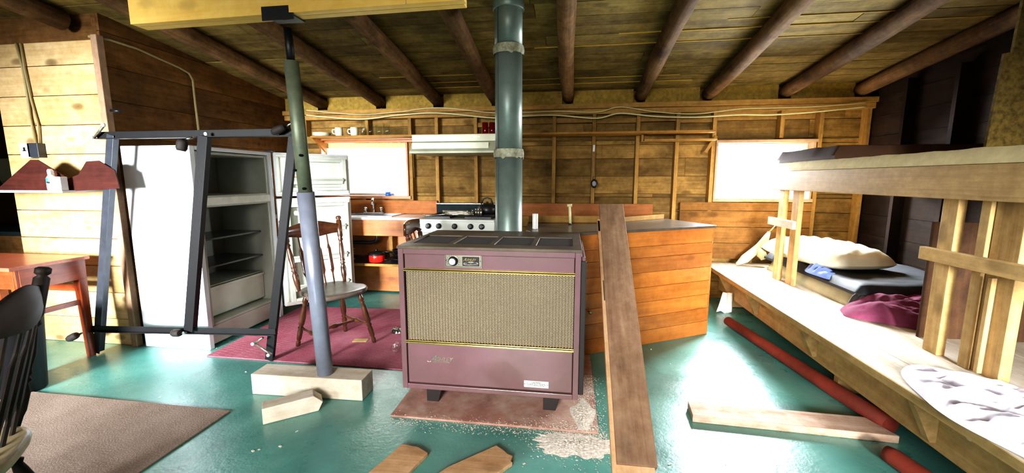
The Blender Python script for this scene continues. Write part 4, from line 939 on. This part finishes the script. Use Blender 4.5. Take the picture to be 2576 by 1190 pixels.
# range hood
hd = thing('range_hood', (-1.2, 4.3, 1.58), 'cream metal range hood under the shelf above the gas range', 'hood')
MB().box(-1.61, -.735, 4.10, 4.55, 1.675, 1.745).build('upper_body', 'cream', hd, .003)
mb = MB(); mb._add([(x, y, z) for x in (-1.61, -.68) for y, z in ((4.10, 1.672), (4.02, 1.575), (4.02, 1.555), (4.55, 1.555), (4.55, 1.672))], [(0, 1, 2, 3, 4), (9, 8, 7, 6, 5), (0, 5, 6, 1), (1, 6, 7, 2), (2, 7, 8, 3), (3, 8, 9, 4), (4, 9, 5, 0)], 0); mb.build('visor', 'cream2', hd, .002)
MB().box(-1.59, -.80, 4.04, 4.06, 1.60, 1.66).build('front_lip', 'cream', hd, .003)
mb = MB(); mb.box(-1.0, -.90, 4.096, 4.10, 1.716, 1.721); mb.box(-.985, -.98, 4.09, 4.10, 1.708, 1.728); mb.box(-.93, -.925, 4.09, 4.10, 1.708, 1.728); mb.build('badge', 'gold', hd)

# ------------------------------------------------------------------ shelves and crockery
sh = thing('long_shelf', (-.7, 4.42, 1.75), 'long plank shelf across the studs of the back wall', 'shelf')
MB().box(-2.87, 1.39, 4.30, 4.555, 1.752, 1.772).build('shelf_board', wood('shelf_wood', srgb('b98a45'), srgb('80592a'), .2, .1), sh, .002)
mb = MB(); mb.prism([(0, 0), (.0, -.14), (.22, -.0)], -.012, .012, Matrix.Translation((-2.85, 4.545, 1.75)) @ Matrix.Rotation(R(-90), 4, 'Z') @ Matrix.Rotation(R(90), 4, 'X')); mb.build('bracket', 'orange', sh)
MB().box(-2.84, -1.66, 4.50, 4.535, 1.712, 1.75).build('cleat', 'orange', sh, .002)
MB().box(-2.84, -1.66, 4.44, 4.455, 1.735, 1.751).build('lip', 'orange', sh, .002)
sh2 = thing('narrow_ledge', (1.1, 4.5, 1.68), 'narrow ledge board under the right end of the long shelf', 'ledge')
MB().box(.74, 1.44, 4.40, 4.56, 1.683, 1.70).build('ledge_board', 'stud', sh2, .002); MB().box(.72, .74, 4.46, 4.56, 1.683, 1.75, 2).build('end_block', 'stud', sh2)
MB().bar((1.36, 4.49, 1.57), (1.45, 4.47, 1.73), .03, .02, (0, 1, 0)).build('brace', 'stud', sh2)
def place(x): return (x, 4.39, 1.7725)
for k in range(3):
    o = MB().lathe([(.05, 0), (.055, .004), (.098, .014), (.099, .017), (.05, .007), (.001, .006)], 28, Matrix.Translation((-2.80 + .01, 4.40, 1.7725 + k * .012))).build('plate', 'cream')
    tag(o, ('bottom cream plate of the stack on the long shelf', 'middle cream plate of the stack on the long shelf', 'top cream plate of the stack on the long shelf')[k], 'plate', 'plates stacked on the long shelf')
for x, lb in ((-2.575, 'cream mug nearest the plates on the long shelf, handle left'), (-2.39, 'cream mug nearest the clear glasses on the long shelf')):
    t_ = thing('mug', place(x), lb, 'mug', 'mugs on the long shelf'); Mq = Matrix.Translation(place(x))
    MB().lathe([(.028, 0), (.04, .012), (.043, .06), (.041, .095), (.037, .095), (.036, .02), (.001, .015)], 24, Mq).build('mug_body', 'cream', t_)
    MB().tube([Mq @ Vector((-.038, -.015, .075)), Mq @ Vector((-.062, -.02, .072)), Mq @ Vector((-.068, -.02, .05)), Mq @ Vector((-.058, -.02, .03)), Mq @ Vector((-.038, -.015, .025))], .007, 8).build('handle', 'cream', t_)
gl = ('tallest clear bottle shaped glass beside the second mug', 'clear tumbler second in the row of glasses on the shelf', 'clear tumbler third in the row of glasses on the shelf', 'clear tumbler at the right end of the row of glasses')
for i, x in enumerate((-2.285, -2.20, -2.105, -2.01)):
    h = .16 if i == 0 else (.115, .11, .12)[i - 1]
    pr = [(.024, 0), (.032, .006), (.036, h), (.033, h), (.029, .012), (.001, .012)] if i else [(.026, 0), (.03, .005), (.03, .10), (.014, .13), (.014, h), (.011, h), (.011, .13), (.026, .1), (.026, .01), (.001, .01)]
    o = MB().lathe(pr, 24, Matrix.Translation(place(x)), cap=False).build('drinking_glass', 'glass'); tag(o, gl[i], 'glass', 'clear glasses on the long shelf')
for x, lb in ((-.905, 'dark red glass left of its neighbour beside the stovepipe on the shelf'), (-.83, 'dark red glass tight against the stovepipe on the shelf')):
    o = MB().lathe([(.026, 0), (.03, .006), (.033, .12), (.030, .12), (.026, .012), (.001, .012)], 24, Matrix.Translation(place(x)), cap=False).build('red_glass', 'redglass'); tag(o, lb, 'glass', 'red glasses on the long shelf')

# cables along the plate
CP = [(-3.03, 2.03), (-2.4, 1.972), (-1.93, 2.006), (-1.46, 2.02), (-.84, 1.956), (-.5, 1.968), (-.16, 1.969), (.26, 1.93), (.5, 1.975), (.86, 1.936), (1.25, 1.92), (1.66, 1.937), (1.96, 1.93), (2.36, 1.95), (2.8, 1.99)]
def smooth(P, n=8):
    out = []
    for i in range(len(P) - 1):
        p0, p1, p2, p3 = P[max(i - 1, 0)], P[i], P[i + 1], P[min(i + 2, len(P) - 1)]
        for k in range(n):
            t = k / n; out.append(tuple(.5 * ((2 * b) + (-a + c) * t + (2 * a - 5 * b + 4 * c - d) * t * t + (-a + 3 * b - 3 * c + d) * t ** 3) for a, b, c, d in zip(p0, p1, p2, p3)))
    return out + [P[-1]]
tag(MB().tube(smooth([(x, 4.50, z) for x, z in CP]), .008, 8).build('electric_cable', 'cable'), 'pale cable sagging along the top plate of the back wall, lower of two', 'cable')
tag(MB().tube(smooth([(x, 4.505, z + .05 + .015 * math.sin(x * 4)) for x, z in CP]), .005, 8).build('electric_cable', 'cable'), 'thin pale cable along the top plate of the back wall, upper of two', 'cable')
# hanging flashlight
hf = thing('hanging_lantern', (.255, 4.54, 1.25), 'black flashlight lantern hanging on a stud under a bright clip', 'lantern')
MB().tube([(.245, 4.55, 1.30), (.245, 4.55, 1.60)], .003, 6).build('strap', 'cable_d', hf)
MB().lathe([(.018, -.012), (.034, -.01), (.036, 0), (.034, .01), (.018, .012)], 24, Matrix.Translation((.258, 4.53, 1.25)) @ Matrix.Scale(1.35, 4, (0, 0, 1)) @ Matrix.Rotation(R(90), 4, 'X')).build('lantern_case', 'black', hf)
MB().lathe([(.019, -.02), (.019, .004)], 20, Matrix.Translation((.26, 4.525, 1.25)) @ Matrix.Scale(1.35, 4, (0, 0, 1)) @ Matrix.Rotation(R(90), 4, 'X')).build('lens', 'silver', hf)
MB().tube([(.245, 4.545, 1.59), (.247, 4.54, 1.66)], .012, 12).build('clip', 'white', hf)
MB().tube(arc(.255, 1.31, .014, .018, 4.545, n=16), .003, 6).build('ring', 'black', hf)

# ------------------------------------------------------------------ bunk
bk = thing('bunk_bed', (2.2, 3.0, 0), 'built in pine bunk with upper rail, posts and long slatted bench platform', 'bunk bed')
ys, ye = .6, 4.55; xs_ = [1.43, 1.625, 1.835, 2.04, 2.25, 2.46, 2.67, 2.83]
for a_, b_ in zip(xs_[:-1], xs_[1:]): MB().box(a_, b_ - .003, ys, ye, .38, .42, 1).build('platform_board', 'bench', bk, .002)
MB().box(1.60, 1.638, ys, ye, .13, .378, 1).build('apron_board', 'bunk', bk, .003)
MB().box(1.432, 1.4295 + .0, ys, ye, .38, .42, 1)
MB().box(1.424, 1.4299, ys, ye, .382, .418, 1).build('edge_strip', 'bunk', bk)
for y in (4.25, 3.62, 2.78, 1.90, 1.2):
    mb = MB(); mb.prism([(1.475, .378), (1.60, .378), (1.60, .16), (1.575, .16)], -.019, .019, Matrix.Translation((0, y, 0)) @ Matrix.Rotation(R(90), 4, 'X'), g=2); mb.build('bracket', 'bunk', bk, .002)
MB().tube([(1.555, 1.70, .31), (1.60, 1.70, .31)], .018, 16).build('peg', 'grey_wood', bk)
MB().box(1.64, 2.85, 4.30, 4.34, .01, .378).build('end_support', 'bunk', bk); MB().box(1.64, 2.85, 2.6, 2.64, .01, .378).build('end_support', 'bunk', bk); MB().box(1.64, 2.85, .9, .94, .01, .378).build('end_support', 'bunk', bk)
# posts
def post_b(x0, x1, y0, y1, z1=1.215): MB().box(x0, x1, y0, y1, .42, z1, 2).build('bunk_post', 'bunk', bk, .003)
post_b(1.815, 1.853, 3.80, 3.885); post_b(1.83, 1.868, 3.60, 3.695)
post_b(1.84, 1.878, 2.235, 2.32); post_b(1.845, 1.883, 2.085, 2.13); post_b(1.86, 1.905, 1.955, 2.08)
MB().box(1.835, 1.855, 2.02, 2.04, .43, .87, 2).build('post_batten', 'bunk', bk, .002)
MB().box(1.785, 1.813, 3.57, 3.99, .895, .96, 1).build('ladder_rung', 'bench', bk, .002)
MB().box(1.805, 1.838, 1.2, 2.375, .89, .955, 1).build('ladder_rung', 'bunk', bk, .003)
# upper bunk
mb = MB(); mb.box(1.80, 1.84, .6, 4.02, 1.205, 1.365, 1); mb.build('upper_rail', 'bunk', bk, .004)
MB().box(1.842, 2.88, .62, 3.98, 1.335, 1.364, 1).build('bunk_deck', 'bunk', bk, .002)
mb = MB(); y = .6
while y < 4.0: mb.box(1.845, 2.9, y, y + .14, 1.25, 1.27, 0); y += .15
mb.build('bunk_slats', 'bunk', bk)
MB().box(1.845, 2.9, 3.97, 4.01, 1.205, 1.36).build('end_rail', 'bunk', bk, .003)
MB().box(2.86, 2.9, .6, 4.0, 1.205, 1.25, 1).build('wall_rail', 'bunk', bk)
MB().box(1.95, 2.90, 2.49, 2.51, .42, 1.07, 2).build('divider_panel', wood('divider_board', srgb('5b4029'), srgb('33221a'), .3, .2, .8), bk, .002)
# upper mattress
def slab(x0, x1, y0, y1, z0, z1, nx=26, ny=60, amp=.012, seed=0., edge=.08):
    mb = MB()
    def top(u, v):
        x = x0 + (x1 - x0) * u; y = y0 + (y1 - y0) * v
        e = min(u * (x1 - x0), (1 - u) * (x1 - x0), v * (y1 - y0), (1 - v) * (y1 - y0)) / edge; e = min(1, max(0, e)); e = math.sqrt(1 - (1 - e) ** 2)
        return (x, y, z0 + (z1 - z0) * (.25 + .75 * e) + amp * e * fbm(x * 4 + seed, y * 4))
    mb.grid(top, nx, ny); mb.grid(lambda u, v: (x0 + (x1 - x0) * (1 - u), y0 + (y1 - y0) * v, z0), 2, 2)
    def side(u, v):
        P = [(x0, y0), (x1, y0), (x1, y1), (x0, y1), (x0, y0)]; k = min(3, int(u * 4)); t = u * 4 - k
        return (P[k][0] + (P[k + 1][0] - P[k][0]) * t, P[k][1] + (P[k + 1][1] - P[k][1]) * t, z0 + v * (z1 - z0) * .26)
    mb.grid(side, 41, 3); return mb
mt = slab(1.805, 2.84, .62, 4.03, 1.367, 1.438, 40, 120, amp=.006, edge=.02).build('mattress', plain('mattress_cover', srgb('d3c49a'), .85, var=.12, scale=20)); tag(mt, 'thin mattress in a pale sheet on the upper bunk', 'mattress')
mt = slab(1.83, 2.82, 3.2, 4.05, 1.438, 1.535, amp=.005, seed=3, edge=.025).build('sleeping_pad', 'brown_pad'); tag(mt, 'brown foam pad on the far end of the upper bunk', 'pad')
# lower bedding
tag(slab(1.93, 2.80, 2.98, 4.25, .421, .525, amp=.006, seed=5).build('cushion', 'cushion'), 'cream foam cushion on the platform under the black pad', 'cushion')
tag(slab(1.92, 2.78, 2.95, 4.30, .522, .60, amp=.012, seed=8).build('sleeping_pad', 'pad'), 'black sleeping pad under the white pillow on the lower bunk', 'pad')
def pillow(c, L, W, H, rz, mat, name, seed=0):
    Mq = rotz(rz, c); mb = MB()
    def f(sgn):
        def g(u, v):
            a, b = 2 * u - 1, 2 * v - 1
            e = (1 - abs(a) ** 4) * (1 - abs(b) ** 4); h = H * .5 * e ** .5; pin = 1 - .07 * (a * a * b * b) 
            x = a * L / 2 * (1 - .05 * (1 - b * b) * 0) * pin; y = b * W / 2 * pin
            wr = .010 * fbm(x * 9 + seed, y * 9) * e + .006 * math.sin((x + y * .6) * 55 + 2 * fbm(x * 5, y * 5)) * e * (abs(a) > .15)
            return tuple(Mq @ Vector((x, y, sgn * h * (.62 if sgn < 0 else 1.38) + (wr if sgn > 0 else 0))))
        return g
    mb.grid(f(1), 60, 44); g = f(-1); mb.grid(lambda u, v: g(1 - u, v), 60, 44); return mb.build(name, mat)
tag(pillow((2.14, 3.78, .655), .92, .52, .19, R(101), 'pillow', 'pillow'), 'plump white pillow on the black pad of the lower bunk', 'pillow')
# blankets
def heapc(cx, cy, rx, ry, h, z0, seed, rz=0., fold=.03, fr=9., n=90, m=46):
    mb = MB(); c_, s_ = math.cos(rz), math.sin(rz)
    def f(u, v):
        a = u * 2 * PI; rr_ = v * (1 + .14 * noise.noise(Vector((math.cos(a) * 1.6 + seed, math.sin(a) * 1.6, 0))))
        x = rx * rr_ * math.cos(a); y = ry * rr_ * math.sin(a)
        e = max(0, 1 - v ** 3); w = abs(fbm(x * fr * .5 + seed, y * fr + seed, 0, 3)); k = math.sin((x * .6 + y) * fr * 4 + 5 * fbm(x * 4, y * 4 + seed))
        z = z0 + e ** .7 * (h * (.75 + .35 * noise.noise(Vector((x * 3 + seed, y * 3, 1)))) + fold * w + fold * .35 * k)
        return (cx + x * c_ - y * s_, cy + x * s_ + y * c_, max(z, z0 + .002))
    mb.grid(f, n, m, closed_u=True); return mb
tag(heapc(2.30, 2.78, .52, .25, .17, .422, 4.2, R(-14), .03, 9).build('blanket', 'maroon'), 'crumpled maroon blanket on the platform in front of the cushion', 'blanket')
tag(heapc(1.96, 3.45, .06, .20, .07, .555, 7.1, 0, .03, 16).build('blue_cloth', 'blue'), 'blue and white cloth tucked under the white pillow', 'cloth')
tag(heapc(1.95, 2.97, .07, .06, .15, .422, 2.1, 0, .02, 12).build('dark_bag', 'rubber'), 'small dark bag between the cream cushion and the maroon blanket', 'bag')
tag(heapc(1.68, 1.60, .275, .48, .05, .4225, 9.3, 0, .05, 7, 200, 110).build('bed_sheet', 'linen'), 'crumpled white fitted sheet on the near end of the bench', 'sheet')
# hanging cloth and rag
hc = thing('hanging_rag', (1.95, 4.4, .42), 'twisted grey green rag hanging on a cord in the corner by the bench', 'rag')
MB().tube([(2.10, 4.40, .92), (2.02, 4.41, .80), (1.99, 4.42, .76)], .005, 6).build('cord', 'cable_d', hc)
MB().tube([(2.0, 4.42, .77), (1.97, 4.42, .70), (1.92, 4.42, .63), (1.86, 4.41, .56), (1.78, 4.40, .49), (1.70, 4.38, .44)], [.015, .035, .03, .045, .04, .012], 12, True, 0, .25).build('cloth', 'towel', hc)
MB().tube([(1.90, 4.40, .60), (1.93, 4.38, .55), (1.95, 4.36, .50)], [.02, .04, .03], 12, True, 0, .25).build('cloth', 'towel', hc)
mb = MB(); mb.grid(lambda u, v: (1.445 + .14 * u * (1 - .35 * v) + .05 * v, 4.12 - .008 * math.sin(u * 14 + 3 * v), .006 + .20 * v + .012 * math.sin(u * 7) * (1 - v)), 16, 10); tag(mb.build('white_rag', 'white', None, solid=.006), 'white rag hanging under the far end of the bench', 'rag')
# red poles under the bench
tag(MB().tube([(1.50, 3.70, .046), (1.56, 3.1, .045), (1.62, 2.6, .045), (1.685, 2.19, .045)] if False else [(1.42, 3.75, .045), (1.505, 3.2, .044), (1.575, 2.7, .046), (1.655, 2.20, .045)], [.038, .04, .042, .044], 18).build('red_pole', 'red_pole'), 'long red painted pole on the floor under the bench', 'pole')
tag(MB().tube([(1.475, 1.965, .042), (1.49, 1.93, .042), (1.53, 1.70, .042), (1.58, 1.45, .042)], [.036, .04, .04, .04], 18).build('red_pole', 'red_pole'), 'short red painted pole end at the bottom right of the floor', 'pole')
# near right divider above the bunk
mb = MB(); mb.prism([(2.145, 1.436), (2.165, 1.93), (2.20, 1.935), (2.215, 2.40), (2.9, 2.40), (2.9, 1.436)], -2.52, -2.505, Matrix.Rotation(R(90), 4, 'X')); o = mb.build('particle_board_panel', 'particle'); tag(o, 'mottled particle board panel standing above the upper bunk at the right edge', 'panel')

# small litter
tag(MB().box(-.055, .055, -.03, .03, .0085, .0125, 0, rotz(R(8), (-1.65, 2.955, 0))).build('gold_card', 'paper'), 'small gold card lying on the crimson rug by the chair', 'card')
tag(heapc(-1.435, 3.17, .055, .04, .035, .009, 1.1, 0, .02, 40, 40, 14).build('crumpled_foil', 'chrome'), 'crumpled dark foil on the rug left of the heater', 'foil')
mb = MB(); mb.lathe([(.005, 0), (.03, .005), (.036, .03), (.036, .13), (.016, .165), (.016, .18)], 20, Matrix.Translation((-1.29, 2.83, .045)) @ Matrix.Rotation(R(80), 4, 'X') @ Matrix.Rotation(R(20), 4, 'Y')); tag(mb.build('plastic_bottle', 'glass'), 'crushed clear plastic bottle lying beside the heater on the rug', 'bottle')
mb = MB()
for k in range(60):
    x = random.uniform(-3.2, 1.2); y = random.uniform(1.45, 3.3); s_ = random.uniform(.002, .008)
    if (-1 < x < .2 and y > 1.95) or (-2.65 < x < -1 and y > 2.5) or (x < -1.86 and y < 1.93) or (-1.95 < x < -1.1 and 1.8 < y < 2.3) or x > .6 and 2 < y < 2.4: continue
    mb.box(-s_, s_, -s_ * .5, s_ * .5, .0005, s_ * .5, 0, rotz(random.random() * 6, (x, y, 0)))
o = tag(mb.build('floor_litter', 'debris'), 'scattered pale crumbs of plaster and wood over the green floor', 'litter'); o['kind'] = 'stuff'

# ------------------------------------------------------------------ lights, world, camera
def area(name, loc, target, sx_, sy, power, col=(1, 1, 1), spread=180):
    l = bpy.data.lights.new(name, 'AREA'); l.shape = 'RECTANGLE'; l.size = sx_; l.size_y = sy; l.energy = power; l.color = col; l.spread = R(spread)
    o = bpy.data.objects.new(name, l); COL.objects.link(o); o.location = loc
    o.rotation_euler = (Vector(target) - Vector(loc)).to_track_quat('-Z', 'Y').to_euler(); return o
area('daylight_rear_left', (-3.4, -2.6, 1.5), (-3.1, 2.6, .7), 1.4, 1.0, 98, (.95, .98, 1), 42)
area('daylight_rear_right', (1.3, -2.6, 1.5), (1.75, 3.7, .5), 1.2, 1.0, 30, (.97, .99, 1), 26)
area('fill_rear_middle', (-.8, -2.6, 1.6), (-.5, 1.6, .2), 1.2, 1.0, 36, (1, .99, .96), 60)  # added fill lamp, lifts the heater front and foreground floor
area('daylight_window_1', (-2.38, 4.78, 1.45), (-2.3, 3.0, .6), 1.0, .6, 22, (.97, 1, 1))
area('daylight_window_2', (1.95, 4.78, 1.42), (1.25, 2.7, .0), .85, .52, 330, (.93, .98, 1), 150)
area('room_fill', (-.6, -1.6, 2.3), (-.4, 3.5, 1.5), 3.0, 1.0, 20, (1, .95, .8))
w = bpy.data.worlds.new('World'); scn.world = w; w.use_nodes = True
bg = w.node_tree.nodes['Background']; bg.inputs[0].default_value = (.93, .97, 1, 1); bg.inputs[1].default_value = 1.6

cam = bpy.data.cameras.new('Camera'); co = bpy.data.objects.new('Camera', cam); COL.objects.link(co)
cam.sensor_fit = 'HORIZONTAL'; cam.sensor_width = 36; cam.lens = 36 * 1030 / 2576; cam.clip_start = .05
co.location = (0, 0, 1.3); co.rotation_euler = (R(90 - 8), 0, R(8)); scn.camera = co
scn.view_settings.view_transform = 'Standard'; scn.view_settings.look = 'Medium High Contrast'; scn.view_settings.exposure = .0
scn.cycles.use_adaptive_sampling = True; scn.cycles.adaptive_threshold = .02; scn.cycles.max_bounces = 7; scn.cycles.diffuse_bounces = 4; scn.cycles.transparent_max_bounces = 12
scn.cycles.use_denoising = True; scn.cycles.sample_clamp_indirect = 6
for o in bpy.data.objects:
    if '_o' in o.keys(): del o['_o']
